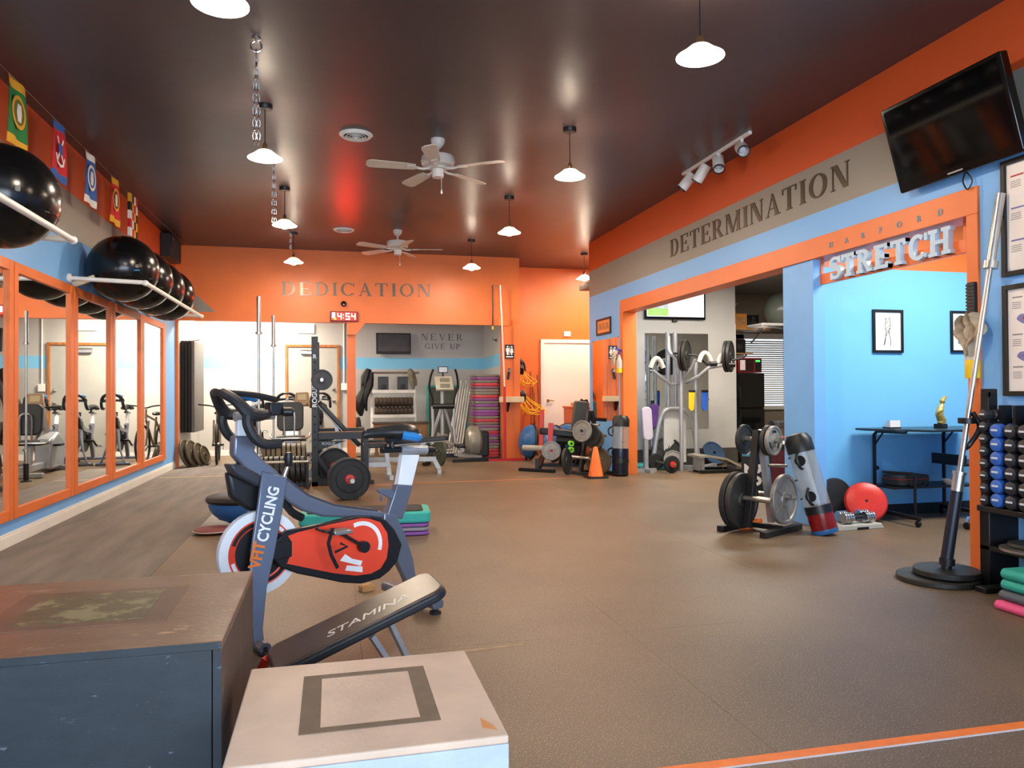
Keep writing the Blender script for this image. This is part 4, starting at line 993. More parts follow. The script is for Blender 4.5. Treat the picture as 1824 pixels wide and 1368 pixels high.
# posters on the near wall
m_pframe = M('black_wood_frame', '#171310', .45); m_poster = M('poster_paper', '#e9ddd4', .5, 0, .03)
def poster(lb, zc, h, marks):
    t = thing('wall_poster', lb, 'poster', (XR, 3.47, zc), -PI / 2); w = .7
    for a in ((-w / 2, -w / 2 + .03, -h / 2, h / 2), (w / 2 - .03, w / 2, -h / 2, h / 2), (-w / 2 + .03, w / 2 - .03, -h / 2, -h / 2 + .03), (-w / 2 + .03, w / 2 - .03, h / 2 - .03, h / 2)):
        B().box(a[0], -.03, a[2], a[1], 0, a[3]).build('frame', m_pframe, t, bevel=.002)
    B().box(-w / 2 + .03, -.012, -h / 2 + .03, w / 2 - .03, -.004, h / 2 - .03).build('print', m_poster, t)
    for nm, x0, z0, x1, z1, mt in marks:
        if nm == 'figure': B().prism([((x0 + x1) / 2 + (x1 - x0) / 2 * math.cos(q * PI / 10), (z0 + z1) / 2 + (z1 - z0) / 2 * math.sin(q * PI / 10) * (1 + .25 * math.sin(q))) for q in range(20)], -.0135 - (.0006 if mt is r_ else 0), -.0124, 'y').build(nm, mt, t)
        else: B().box(x0, -.0135, z0, x1, -.0124, z1).build(nm, mt, t)
    return t
r_, k_, v_ = M('poster_red', '#b03a34', .6), M('poster_text', '#8a837e', .6), M('poster_violet', '#7a76a8', .6)
mk = []
for i, z in enumerate((.22, .02, -.18)):
    mk.append(('heading', -.29, z + .03, -.2, z + .04, (r_, v_, v_)[i]))
    for k in range(4): mk.append(('text_line', -.29, z - .012 * k, -.22, z - .012 * k + .004, k_))
mk += [('figure', -.16, .0, -.05, .16, M('poster_skin', '#b5776a', .6)), ('figure', -.13, -.28, .0, -.06, v_)]
mk += [(a, x0 + d_, z0, x1 + d_, z1, m_) for d_ in (.2, .4) for a, x0, z0, x1, z1, m_ in mk if a != 'figure' and x1 + d_ < .31] + [('figure', .08, .02, .16, .2, v_), ('figure', .12, -.26, .24, -.1, r_)]
poster('black framed exercise chart, the upper of two beside the dumbbell rack', 2.262, .725, mk)
mk = []
for i, z in enumerate((.23, .0, -.2)):
    mk.append(('heading', -.29, z + .03, -.22, z + .038, k_))
    for k in range(4): mk.append(('text_line', -.29, z - .012 * k, -.23, z - .012 * k + .004, k_))
for z in (.13, -.1):
    mk += [('figure', -.26, z - .03, -.1, z + .03, v_), ('figure', -.22, z - .015, -.14, z + .015, r_)]
mk += [(a, x0 + .33, z0, x1 + .33, z1, m_) for a, x0, z0, x1, z1, m_ in list(mk)]
poster('black framed exercise chart, the lower of two beside the dumbbell rack', 1.5, .69, mk)

# big black television on the wall, tilted down
t = thing('wall_television', 'large black television tilted out from the wall above the posters', 'television', (3.965, 4.085, 2.92), 0, None, (0, math.radians(-16), 0))
B().prism(rrect(.99, .61, .015, 3), -.03, .03, 'x').build('casing', M('gloss_black', '#060606', .12, 0, .1), t, bevel=.006)
B().box(-.0325, -.465, -.25, -.0305, .465, .28).build('screen', M('dark_screen', '#050506', .06, 0, .1), t)
B().box(-.0345, -.06, -.288, -.0305, .06, -.278).build('badge', m_silver, t)
B().box(.03, -.15, -.12, .075, .15, .12).build('bracket', m_black, t)
B().tube([(.03, -.02, -.3), (.02, -.06, -.37), (.0, -.03, -.42), (.02, .01, -.36), (.05, .0, -.3)], .005, 6, sub=4).build('cable', m_black, t)
# ---------------------------------------------------------------- weights room seen through the opening
def V(*a): return Vector(a)
t = thing('wall_television', 'television with lit white screen high on the weights room wall', 'television', (5.39, 11.1, 2.66))
B().box(-.53, -.06, -.3, .53, -.005, .3).build('casing', M('gloss_black', '#060606'), t, bevel=.006)
B().box(-.5, -.0625, -.26, .5, -.0605, .275).build('screen', M('lit_screen', '#e8f0ff', .3, 0, .05, 3, emit=.62), t)
B().box(-.49, -.0635, -.25, -.13, -.0627, -.13).build('screen_grass', M('screen_green', '#8fc060', .3, emit=.3), t)
B().box(-.49, -.0635, -.13, -.13, -.0627, .25).build('screen_picture', M('screen_grey', '#9fb0b4', .3, 0, .3, 9, emit=.32), t)
B().box(-.04, -.05, -.34, .04, -.005, -.3).build('mount', m_black, t)
t = thing('wall_mirror', 'tall frameless mirror on the weights room wall below the television', 'mirror', (5.425, 11.085, 1.365))
B().box(-.555, -.008, -.77, .555, -.001, .77).build('glass', m_mirror, t, 0)
for x in (-.55, .55):
    for z in (-.3, .3): B().cyl((x, -.001, z), (x, -.016, z), .014, n=10).build('clip', m_chrome, t)

# plate-loaded squat machine
t = thing('squat_machine', 'silver plate loaded squat machine with curved shoulder pads before the mirror', 'gym machine', (0, 0, 0))
ym = 10.35
def mp(px, py, y=ym): return at(px, py, y=y)
for px, y in ((1214, 10.3), (1240, 10.35)):
    a = mp(px, 805, y); b = mp(px, 655, y); B().tube([V(a.x, y, .0), V(a.x, y, b.z - .05), V(b.x + .02, y + .04, b.z)], .03, 12, sub=3).build('post', m_silver, t)
for px in (1190, 1203):
    a = mp(px, 700, 10.7); B().cyl(V(a.x, 10.7, 0), V(a.x, 10.7, 2.12), .035, n=12).build('rear_post', m_silver, t)
B().tube([V(mp(1172, 790).x, ym + .2, .05), V(mp(1180, 750).x, ym + .2, .55), V(mp(1192, 730).x, ym + .2, .88), V(mp(1215, 727).x, ym + .2, .93), V(mp(1238, 733).x, ym + .2, .85), V(mp(1250, 760).x, ym + .2, .45), V(mp(1256, 795).x, ym + .2, .05)], .035, 12, sub=4).build('arch', m_silver, t)
B().box(mp(1196, 700).x, 10.62, .1, mp(1236, 700).x, 10.66, .9).build('shroud', M('white_shroud', '#d8d6d0', .4), t)
B().tube([mp(1190, 600, 10.5), mp(1192, 625, 10.4), mp(1204, 640, 10.35), mp(1208, 665, 10.35)], .035, 12, sub=5).build('swing_arm', m_silver, t)
B().tube([mp(1163, 660), mp(1195, 685), mp(1208, 683), mp(1232, 655, 10.15), mp(1238, 640, 10.1)], .025, 10).build('yoke', m_silver, t)
B().tube([mp(1222, 682), mp(1245, 670, 10.1), mp(1262, 655, 10.0), mp(1290, 650, 9.95)], .025, 10).build('yoke', m_silver, t)
B().tube([mp(1198, 629, 10.3), mp(1240, 633, 10.2), mp(1260, 650, 10.1), mp(1322, 638, 10.05)], .016, 10).build('crossbar', m_blackmetal, t)
for c in ((1170, 648), (1256, 638), (1290, 640)):
    p = mp(*c, 10.05); b = B()
    b.tube([p + V(-.1, 0, -.06), p + V(-.06, 0, .04), p + V(.0, 0, .08), p + V(.06, 0, .03), p + V(.1, 0, -.06)], .035, 10, sub=4)
    b.build('shoulder_pad', M('silver_vinyl', '#c9c4ba', .35, .2), t)
for c in ((1268, 648), (1300, 650)):
    p = mp(*c, 9.95); B().cyl(p + V(-.03, 0, 0), p + V(.07, -.02, 0), .035, n=12).build('grip_end', m_black, t)
B().bar(V(5.2, 10.2, .03), V(5.9, 10.75, .03), .08, .05).bar(V(5.15, 10.75, .03), V(5.75, 10.2, .03), .08, .05).build('base', m_silver, t)
ax = V(.74, -.67, .0)
g = 'black plates on the squat machine'
for (c, lb) in (((1214, 633), 'inner'), ((1228, 632), 'outer')):
    plate('large black plate, %s one of the pair nearer the swing arm' % lb, mp(1216, 633, 10.22) + ax * (.0 if lb == 'inner' else .055), ax, .235, .04, m_irondark, 'rim', g)
for (c, lb) in (((1294, 634), 'inner'), ((1308, 637), 'outer')):
    plate('large black plate, %s one of the pair by the refrigerator side' % lb, mp(1294, 635, 10.05) + ax * (.0 if lb == 'inner' else .055), ax, .235, .04, m_irondark, 'rim', g)
def strap(lb, px, mat, end):
    a = at(px, 697, y=10.28); t = thing('resistance_strap', lb, 'strap', (a.x, a.y - .06, a.z)); 
    B().cyl((-.05, 0, 0), (.05, 0, 0), .02, n=10).build('grip', m_black, t)
    B().prism([(-.05, 0), (-.055, -.25), (-.02, -.3), (.03, -.28), (.05, 0)], -.012, .012, 'y').build('webbing', mat, t, bevel=.006)
    B().prism([(.03, -.02), (.02, -.27), (.045, -.25), (.055, -.02)], .014, .026, 'y').build('webbing_end', end, t)
strap('yellow and orange strap hanging on the squat machine', 1229, m_yellow, M('strap_orange', '#e0701e', .6))
strap('blue strap hanging on the squat machine', 1252, M('strap_blue', '#1f55b8', .6), M('strap_blue', '#1f55b8'))
# plates and footboard on the floor
a = at(1180, 835, y=10.75)
plate('big black spoked plate leaning low before the mirror', (5.02, 10.62, .245), V(-.25, -1, .25), .25, .04, m_irondark, 'spoke')
plate('small pale plate leaning on the spoked plate', (5.03, 10.42, .155), V(-.2, -1, .3), .15, .03, m_iron, 'rim')
plate('blue grey plate lying against the squat machine base', (5.98, 10.92, .2), V(.15, -.8, .45), .2, .04, M('blue_iron', '#3f5878', .5, .3), 'rim')
t = thing('short_barbell', 'short barbell with black end plate and red collar on the floor', 'barbell', (4.83, 10.08, .13), math.radians(-85))
B().cyl((-.5, 0, 0), (.12, 0, 0), .0145, n=12).build('bar', m_steel, t)
B().lathe([(.015, -.02), (.12, -.02), (.128, -.012), (.128, .012), (.12, .02), (.015, .02)], 28, (.02, 0, 0), 'x').build('end_plate', m_rubber, t)
B().lathe([(.015, 0), (.045, 0), (.045, .03), (.015, .03)], 16, (.042, 0, 0), 'x').build('collar', m_red, t)
B().lathe([(.015, -.02), (.12, -.02), (.128, -.012), (.128, .012), (.12, .02), (.015, .02)], 28, (-.45, 0, 0), 'x').build('end_plate', m_rubber, t)
t = thing('foot_plate', 'curved diamond tread foot board on black base bars', 'foot board', (5.5, 10.03, 0), math.radians(-2))
b = B(); b.prism([(-.33, .26), (-.2, .27), (.1, .22), (.36, .1), (.38, .06), (.36, .06), (.1, .19), (-.2, .24), (-.33, .23)], -.2, .22, 'y'); tp = b.build('tread_board', M('tread_alu', '#a8a294', .4, .5, .1), t)
b = B()
for i in range(9):
    for j in range(5):
        x = -.28 + .07 * i; z = .27 - max(0, x + .2) * .3; y = -.15 + .08 * j
        b.bar((x - .012, y - .008, z + .001), (x + .012, y + .008, z - .004), .008, .006)
b.build('tread_studs', MATS['tread_alu'], tp)['kind'] = 'stuff'
B().bar((-.3, -.16, .03), (.46, -.16, .03), .05, .05).bar((-.3, .18, .03), (.46, .18, .03), .05, .05).build('base_bar', m_blackmetal, t, bevel=.004)
B().bar((-.25, 0, .03), (-.25, 0, .24), .04, .3, (0, 1, 0)).bar((.3, 0, .03), (.3, 0, .1), .04, .3, (0, 1, 0)).build('support', m_silver, t)
# padded stand near the far post
t = thing('preacher_stand', 'grey stand with pale lavender pad beside the orange opening post', 'gym stand', (4.55, 10.35, 0))
B().bar((0, 0, 0.04), (0, 0, .75), .06, .06, (0, 1, 0)).build('post', m_silver, t)
B().bar((-.2, 0, .025), (.16, 0, .025), .06, .05).bar((0, -.22, .025), (0, .2, .025), .06, .05).build('base', m_silver, t)
b = B(); b.T = Matrix.Translation((.02, 0, .72)) @ Matrix.Rotation(-.06, 4, 'Y'); b.prism(rrect(.4, .14, .06, 5), -.04, .04, 'x') if False else b.prism(rrect(.16, .5, .07, 5), -.035, .035, 'y'); b.build('pad', M('lavender_vinyl', '#c3bccb', .5), t, bevel=.015, seg=3)
t = thing('gym_pad', 'purple foam pad hanging behind the lavender pad', 'pad', (4.86, 10.78, .62))
B().prism([(-.07, 0), (.06, .02), (.1, .36), (-.02, .4)], -.03, .03, 'y').build('pad', M('purple_vinyl', '#7a4fa0', .5), t, bevel=.01)
B().cyl((0, 0, .38), (.0, .0, .44), .03, n=12).build('hook', m_black, t)
B().cyl((.0, .05, -.62), (.0, .05, .4), .015, n=8).build('stand_rod', m_silver, t)
t = thing('folded_mat', 'teal folded mat on the floor behind the grey stand', 'exercise mat', (4.72, 10.7, 0))
B().prism(rrect(.5, .3, .03), 0, .045).prism(rrect(.5, .3, .03), .048, .09).build('folds', m_teal, t, bevel=.01)
B().box(-.02, -.152, .0, .02, -.148, .09).build('strap', m_black, t)

# recess: refrigerator, microwave, shelves, ball, window
t = thing('refrigerator', 'tall black refrigerator in the weights room recess', 'refrigerator', (6.62, 11.25, 0))
B().box(0, .04, .03, .5, .6, 1.5).build('cabinet', m_black, t, bevel=.006)
m_fr = M('fridge_gloss', '#0c0c0d', .12, 0, .1)
for z0, z1 in ((.05, .9), (.915, 1.495)):
    d = B().box(.004, 0, z0, .496, .038, z1).build('door', m_fr, t, bevel=.01, seg=3)
    B().box(.02, -.025, z0 + (.55 if z0 < .5 else .06), .045, 0, z0 + (.82 if z0 < .5 else .35)).build('handle', m_black, d, bevel=.004)
t = thing('microwave', 'dark red microwave oven on top of the refrigerator', 'microwave', (6.66, 11.3, 1.5))
B().box(0, 0, .01, .44, .34, .26).build('casing', M('dark_red_enamel', '#8c1c24', .35), t, bevel=.008)
B().box(.02, -.008, .03, .29, -.001, .24).build('door', M('smoked_glass', '#2a1416', .1), t)
B().box(.025, -.012, .05, .12, -.009, .22).build('painted_reflection', M('reflection_pale', '#d8c8c8', .2), t)  # thin pale box paints a reflection onto the smoked door glass
B().box(.31, -.006, .03, .43, -.001, .24).build('control_panel', m_black, t)
B().box(.32, -.008, .19, .4, -.006, .22).build('clock_display', M('green_led', '#30e050', .4, emit=1.5), t)
t = thing('wall_shelf', 'wooden shelf above the microwave holding a radio', 'shelf', (6.5, 11.6, 1.86))
B().box(0, .0, -.02, .62, .5, .0).build('board', m_wood, t)
for x in (.05, .55): B().bar((x, .45, -.2), (x, .1, -.03), .02, .02).build('bracket', m_steel, t)
t = thing('radio', 'grey and black portable radio on the shelf over the microwave', 'radio', (6.56, 11.66, 1.86))
B().box(0, 0, 0, .46, .16, .24).build('body', m_black, t, bevel=.02, seg=3)
B().box(.02, -.006, .03, .22, -.001, .2).build('face', m_silver, t)
for x in (.11, .33): B().lathe([(0, -.012), (.05, -.012), (.055, 0), (0, 0)], 18, (x, -.002, .11), 'y').build('speaker', M('speaker_cloth', '#2e2e30', .8), t)
t = thing('wall_shelf', 'wooden storage shelf high in the recess holding boxes', 'shelf', (6.5, 11.5, 2.28))
B().box(0, .0, -.03, .9, .5, .0).build('board', m_wood, t)
for x in (.05, .8): B().bar((x, .45, -.22), (x, .1, -.03), .02, .02).build('bracket', m_steel, t)
t = thing('cardboard_box', 'brown cardboard box on the high recess shelf', 'box', (6.52, 11.6, 2.28))
m_card = M('cardboard', '#a98552', .8, 0, .12, 4)
B().box(0, 0, 0, .24, .3, .36).build('carton', m_card, t)
B().prism([(0, .36), (.24, .36), (.32, .44), (.06, .42)], -.002, .002, 'y').build('flap', m_card, t)
t = thing('storage_binder', 'orange box standing beside the carton on the high shelf', 'box', (6.79, 11.6, 2.28))
B().box(0, 0, 0, .22, .2, .26).build('case', M('orange_card', '#d98a3a', .7), t, bevel=.004)
B().box(.02, -.003, .05, .2, -.001, .2).build('label_patch', m_wood, t)
t = thing('bookshelf_speaker', 'small black speaker on the high recess shelf', 'speaker', (7.04, 11.6, 2.28))
B().box(0, 0, 0, .2, .18, .24).build('cabinet', m_black, t, bevel=.005)
for z, r in ((.08, .06), (.18, .03)): B().lathe([(0, .004), (r * .6, .0), (r, -.008), (r + .008, -.001)], 18, (.1, -.001, z), 'y').build('cone', M('speaker_cloth', '#2e2e30'), t)
t = thing('exercise_ball', 'grey green exercise ball on a white pipe shelf in the recess', 'exercise ball', (7.3, 11.0, 2.53))
B().ball((0, 0, 0), .3, 32, 20).build('ball', M('grey_green_ball', '#666b61', .28, 0, .05), t)
B().lathe([(0, .3), (.015, .301), (.015, .304), (0, .305)], 10).build('valve', m_black, t)
t = thing('pipe_shelf', 'white pipe shelf carrying the grey green ball', 'shelf', (0, 0, 0))
B().tube([(6.8, 10.78, 2.28), (8.6, 10.78, 2.28)], .024, 10).build('front_pipe', m_whiteplastic, t)
B().tube([(6.8, 11.22, 2.28), (8.6, 11.22, 2.28)], .024, 10).build('back_pipe', m_whiteplastic, t)
B().tube([(6.8, 10.78, 2.28), (6.8, 11.22, 2.28)], .024, 10).build('end_pipe', m_whiteplastic, t)
B().tube([(7.1, 12.45, 2.24), (7.1, 12.45, .0)], .05, 10).build('wall_post', m_whiteplastic, t)
B().bar((7.1, 12.45, 2.26), (7.1, 11.22, 2.26), .03, .03).build('bracket', m_whiteplastic, t)
w = struct('window_1', B().box(7.22, 12.46, .9, 7.46, 12.52, 2.25).box(8.3, 12.46, .9, 8.4, 12.52, 2.25).box(7.2, 12.46, 2.17, 8.4, 12.52, 2.27).box(7.2, 12.44, .85, 8.4, 12.52, .92), m_white)
B().box(7.44, 12.495, .92, 8.32, 12.498, 2.18).build('pane', M('bright_pane', '#dfe8f4', .2, emit=.5), w)
sl = B().box(7.46, 12.44, .95, 8.3, 12.45, .975).mesh('slat'); sl.materials.append(m_whiteplastic)
for k in range(30):
    o = bpy.data.objects.new('slat', sl); COL.objects.link(o); o.parent = w; o.location = (0, 0, .04 * k)
t = thing('weight_bench', 'black padded bench end behind the refrigerator corner', 'exercise bench', (7.1, 10.4, 0))
B().prism(rrect(.8, .3, .05), .62, .72).build('pad', m_gum, t, bevel=.015, seg=3)
for x in (-.3, .3): B().bar((x, 0, 0), (x, 0, .62), .06, .06, (0, 1, 0)).build('leg', m_silver, t)
B().lathe([(0, 0), (.05, 0), (.05, .02), (0, .02)], 14, (-.42, 0, .68), 'x').build('roller', m_black, t)
t = thing('step_stool', 'red tubular step stool by the refrigerator', 'stool', (6.75, 10.15, 0))
for x in (-.16, .16):
    for y in (-.14, .14): B().cyl((x * 1.15, y, 0), (x, y * .7, .48), .016, n=8).build('leg', m_red, t)
B().box(-.18, -.11, .47, .18, .11, .5).build('top_step', m_red, t, bevel=.008)
B().box(-.19, -.2, .24, .19, -.05, .26).build('lower_step', m_black, t)
B().cyl((-.17, -.13, .24), (.17, -.13, .24), .014, n=8).build('rung', m_red, t)

# plyo box marked 20 behind the plate rack
t = thing('plyo_box', 'black soft plyo box with blue arrow band and the number 20', 'plyo box', (4.74, 8.0, 0), math.radians(-31))
m_pb = M('plyo_black', '#1c1c1f', .5)
bx = B().box(0, 0, 0, .62, .55, .56).build('body', m_pb, t, bevel=.008)
B().box(-.003, -.003, .56, .623, .553, .575).build('lid', M('pale_red_lid', '#c9b4ac', .5), t, bevel=.004)
B().box(.01, -.003, .42, .3, -.001, .53).build('arrow_band', M('band_blue', '#4a9cc8', .5), t)
for x in (.07, .17): B().strip([(x, .505), (x + .03, .475), (x, .445)], .016, -.0045, -.003, 'y').build('arrow', m_vwhite, t)
text('20', .27, m_vwhite, t, frame((.12, -.003, .2), (0, 0, -1), (1, 0, 0)), 'number', .002, bold=.006)
B().box(.34, -.003, .02, .5, -.001, .5).build('side_print', M('maroon_print', '#5a1a2a', .5, 0, .3, 12), t)

# ---------------------------------------------------------------- blue wall beside the opening: picture, mirror, bottle
t = picture('small dark framed orange print on the blue wall above the mirror', 0, (XR, 10.92, 2.215), .62, .255, .03, M('dark_wood_frame', '#3a2014', .4), M('orange_print_paper', '#e08a50', .6), 'x')
b = B()
for k in range(6): b.strip([(-.2 + .075 * k, -.05), (-.2 + .075 * k, .05), (-.16 + .075 * k, .05 - .08 * (k % 2)), (-.16 + .075 * k, -.05)], .012, -.0115, -.0104, 'y')
b.build('lettering', M('brown_ink', '#5a2c14', .6), t)
t = thing('wall_mirror', 'frameless mirror on the blue wall beside the orange opening post', 'mirror', (XR, 10.87, 1.385))
B().box(-.008, -.56, -.625, -.001, .56, .625).build('glass', m_mirror, t, 0)
for y in (-.54, .54):
    for z in (-.625, .625): B().cyl((-.001, y, z), (-.014, y, z), .013, n=10).build('clip', m_chrome, t)
t = thing('spray_bottle', 'spray bottle with purple trigger and rag on the far opening post', 'spray bottle', (4.06, 10.15, 1.47))
B().lathe([(0, 0), (.042, 0), (.044, .01), (.044, .07), (0, .07)], 18).build('liquid', M('yellow_liquid', '#f2c81e'), t)
B().lathe([(.045, .07), (.045, .17), (.02, .24), (.014, .25), (.014, .28)], 18).build('bottle', M('frosted_plastic', '#d9d2c6'), t)
B().cyl((0, 0, .27), (0, 0, .31), .018, n=10).bar((.03, 0, .32), (-.06, 0, .35), .02, .03).build('trigger', M('purple_trigger', '#4b3a9c', .4), t)
B().tube([(-.04, -.01, .33), (-.08, 0, .25), (-.085, .02, .17), (-.07, .02, .1)], .025, 8, sub=3, rs=[.015, .032, .03, .015]).build('rag', M('beige_rag', '#b7a489'), t)
aqua_bag('water bag with dark blue liquid standing at the far opening post', (3.98, 9.95, .01), (4.02, 10.0, .85), .115, M('dark_blue_liquid', '#10182c', .25, 0, .2), m_black, .45)
# ---------------------------------------------------------------- left wall: balls on pipe racks, flags, speaker
m_ball = M('black_ball_vinyl', '#0d0d0e', .2, 0, .1, 6)
def ball_rack(lb, y0, y1):
    t = thing('ball_rack', lb, 'ball rack', (XL, 0, 2.3), 0, 'white pipe ball racks')
    B().tube([(.69, y0, 0), (.69, y1, 0)], .022, 12).build('front_pipe', m_whiteplastic, t)
    B().tube([(.0, y0, .03), (.66, y0, .005), (.69, y0, 0)], .022, 12).build('end_pipe', m_whiteplastic, t)
    B().tube([(.0, y1, .03), (.66, y1, .005), (.69, y1, 0)], .022, 12).build('end_pipe', m_whiteplastic, t)
    for y in (y0, y1):
        B().ball((.69, y, 0), .03, 12, 8).build('elbow', m_whiteplastic, t)
        B().lathe([(.0, .0), (.045, 0), (.045, .02), (.03, .03), (0, .03)], 14, (0, y, .03), 'x').build('flange', m_whiteplastic, t)
    for y in (y0 + .12, y1 - .12): B().bar((.005, y, -.02), (.2, y, .06), .03, .05).build('wall_bracket', M('cream_bracket', '#d8c8a8', .5), t)
ball_rack('white pipe rack on the wall holding four black balls', 8.03, 11.3)
ball_rack('white pipe rack on the wall holding one black ball', 3.2, 5.9)
def ball(lb, y):
    t = thing('exercise_ball', lb, 'exercise ball', (-2.1, y, 2.5), 0, 'black balls on the wall racks')
    bl = B().ball((0, 0, 0), .34, 40, 24).build('ball', m_ball, t)
    for a in (-20, 20):
        r = .34 * math.cos(math.radians(a)); z = .34 * math.sin(math.radians(a))
        B().ring([(r, z - .004), (r + .003, z), (r, z + .004)], 40).build('seam_ring', m_ball, t)
    d = V(.55, -.8, -.12).normalized()
    b = B(); b.T = Matrix.Translation(d * .3405) @ d.to_track_quat('Z', 'Y').to_matrix().to_4x4()
    b.prism(rrect(.03, .035, .01, 3, 0, .03), -.002, .002); b.build('valve', M('grey_valve', '#777470', .5), t)
    b = B(); b.T = Matrix.Translation(d * .3395) @ d.to_track_quat('Z', 'Y').to_matrix().to_4x4()
    b.prism([(-.028, -.02), (.028, -.012), (.028, .0), (-.028, -.008)], -.002, .003)
    if y > 6: b.build('logo_mark', M('logo_blue', '#1f7aa8', .5), t)
for y, lb in ((8.45, 'black exercise ball nearest on the four ball rack, with small blue mark'), (9.15, 'second black exercise ball on the four ball rack'), (9.85, 'third black exercise ball on the four ball rack'), (10.55, 'black exercise ball at the header end of the four ball rack'), (5.52, 'black exercise ball alone on its rack below the green flag')):
    ball(lb, y)

def flag(lb, y, cf, cb, emblem):
    """cloth banner hanging from the string: cf field colour, cb border colour"""
    t = thing('hanging_flag', lb, 'flag', (-2.3, y, 3.555), 0, 'service flags on a string'); w, h = .34, .5
    def cloth(z0, z1, y0=-w / 2, y1=w / 2, off=0, n=8):
        b = B(); vs = []; fs = []
        for i in range(n + 1):
            yy = y0 + (y1 - y0) * i / n
            for z in (z0, (z0 + z1) / 2, z1): vs.append((off + .012 * math.sin(yy * 22 + z * 6), yy, z))
        for i in range(n):
            for k in range(2): fs.append((3 * i + k, 3 * i + 3 + k, 3 * i + 4 + k, 3 * i + 1 + k))
        m = len(vs); vs += [(x + .003, y_, z) for x, y_, z in vs]; fs += [tuple(m + q for q in f[::-1]) for f in fs]
        return b.add(vs, fs)
    cloth(-h * .86, -h * .13).build('field', cf, t)
    cloth(-h * .13, 0).build('header_band', cb, t)
    cloth(-h, -h * .86).build('lower_band', cb, t)
    emblem(t, h)
    return t
def seal(c1, c2, c3):
    def f(t, h):
        for sx in (1, -1):
            o = (.0035 + .012 if sx > 0 else -.0125, 0, -h * .47)
            B().lathe([(0, 0), (.125, 0), (.125, .001), (0, .001)], 28, o, 'x').build('seal_ring', c1, t)
            B().lathe([(0, 0), (.095, 0), (.095, .0018), (0, .0018)], 28, (o[0] + (.0004 if sx > 0 else -.0012), 0, o[2]), 'x').build('seal_field', c2, t)
            b = B(); x0 = o[0] + (.0024 if sx > 0 else -.003)
            b.prism([(-.03, -.07 + o[2]), (.03, -.07 + o[2]), (.045, .0 + o[2]), (.03, .06 + o[2]), (-.03, .06 + o[2]), (-.045, .0 + o[2])], x0, x0 + .001, 'x'); b.build('seal_eagle', c3, t)
    return f
fg, fy, fr, fb, fw_, fk = M('flag_green', '#1f7a3a', .8), M('flag_gold', '#e0a526', .8), M('flag_red', '#c8202a', .8), M('flag_blue', '#2f5fa8', .8), M('flag_white', '#e6e2dc', .8), M('flag_black', '#1a1814', .8)
def anchors(t, h):
    for sx in (1, -1):
        x0 = .016 if sx > 0 else -.0135
        b = B(); z = -h * .47
        b.strip([(-.07, z + .1), (.07, z - .1)], .025, x0, x0 + .001, 'x'); b.strip([(.07, z + .1), (-.07, z - .1)], .025, x0, x0 + .0013, 'x')
        b.strip([(-.1, z - .05), (-.07, z - .12), (0, z - .14), (.07, z - .12), (.1, z - .05)], .025, x0, x0 + .0016, 'x'); b.build('anchors', fw_, t)
        B().prism([(-.045, z + .05), (.045, z + .05), (.045, z - .02), (0, z - .06), (-.045, z - .02)], x0 + .0018, x0 + .0026, 'x').build('shield', fb, t)
flag('green hanging flag with round gold emblem above the lone black ball', 6.3, fg, fy, seal(fy, M('flag_olive', '#6a6a2a', .8), fw_))
flag('red hanging flag with white crossed anchors and blue band', 7.18, fr, fb, anchors)
flag('blue hanging flag with white bands and round white emblem', 8.05, fb, fw_, seal(fw_, fb, fw_))
flag('red hanging flag with yellow bands and round dark emblem', 8.9, fr, fy, seal(fy, M('flag_maroon', '#6a1a1a', .8), fw_))
t = flag('narrow hanging flag quartered in black, yellow, red and white', 9.65, fy, fk, lambda t, h: None)
for i, (y0, y1) in enumerate(((-.17, 0), (0, .17))):
    for j in range(5):
        for k in range(2):
            mt = (fk if (j + k) % 2 else fy) if (i + (j > 2)) % 2 else (fr if (j + k) % 2 else fw_)
            B().box(-.0135, y0 + .085 * k, -.5 + .1 * j, .0165, y0 + .085 * (k + 1), -.4 + .1 * j).build('patch', mt, t)
t = thing('flag_string', 'thin cord carrying the flags along the wall', 'cord', (0, 0, 0))
B().tube([(-2.3, 2.0, 3.6), (-2.3, 6.0, 3.56), (-2.3, 9.7, 3.56), (-2.3, 12.9, 3.62)], .0025, 6).build('cord', M('tan_cord', '#8a7858', .8), t)
for y in (6.3, 7.18, 8.05, 8.9, 9.65): B().cbox((-2.3, y, 3.557), (.008, .3, .006)).build('hem', M('tan_cord', '#8a7858'), t)
t = thing('wall_speaker', 'black loudspeaker high on the wall by the header corner', 'speaker', (XL, 12.35, 3.44))
B().box(.0, -.36, -.18, .16, .36, .17).build('cabinet', m_black, t, bevel=.008)
B().box(.16, -.34, -.16, .166, .34, .15).build('grille', M('speaker_cloth', '#2e2e30'), t)
B().cyl((.16, -.25, .1), (.17, -.25, .1), .008, n=8).build('badge', m_silver, t)

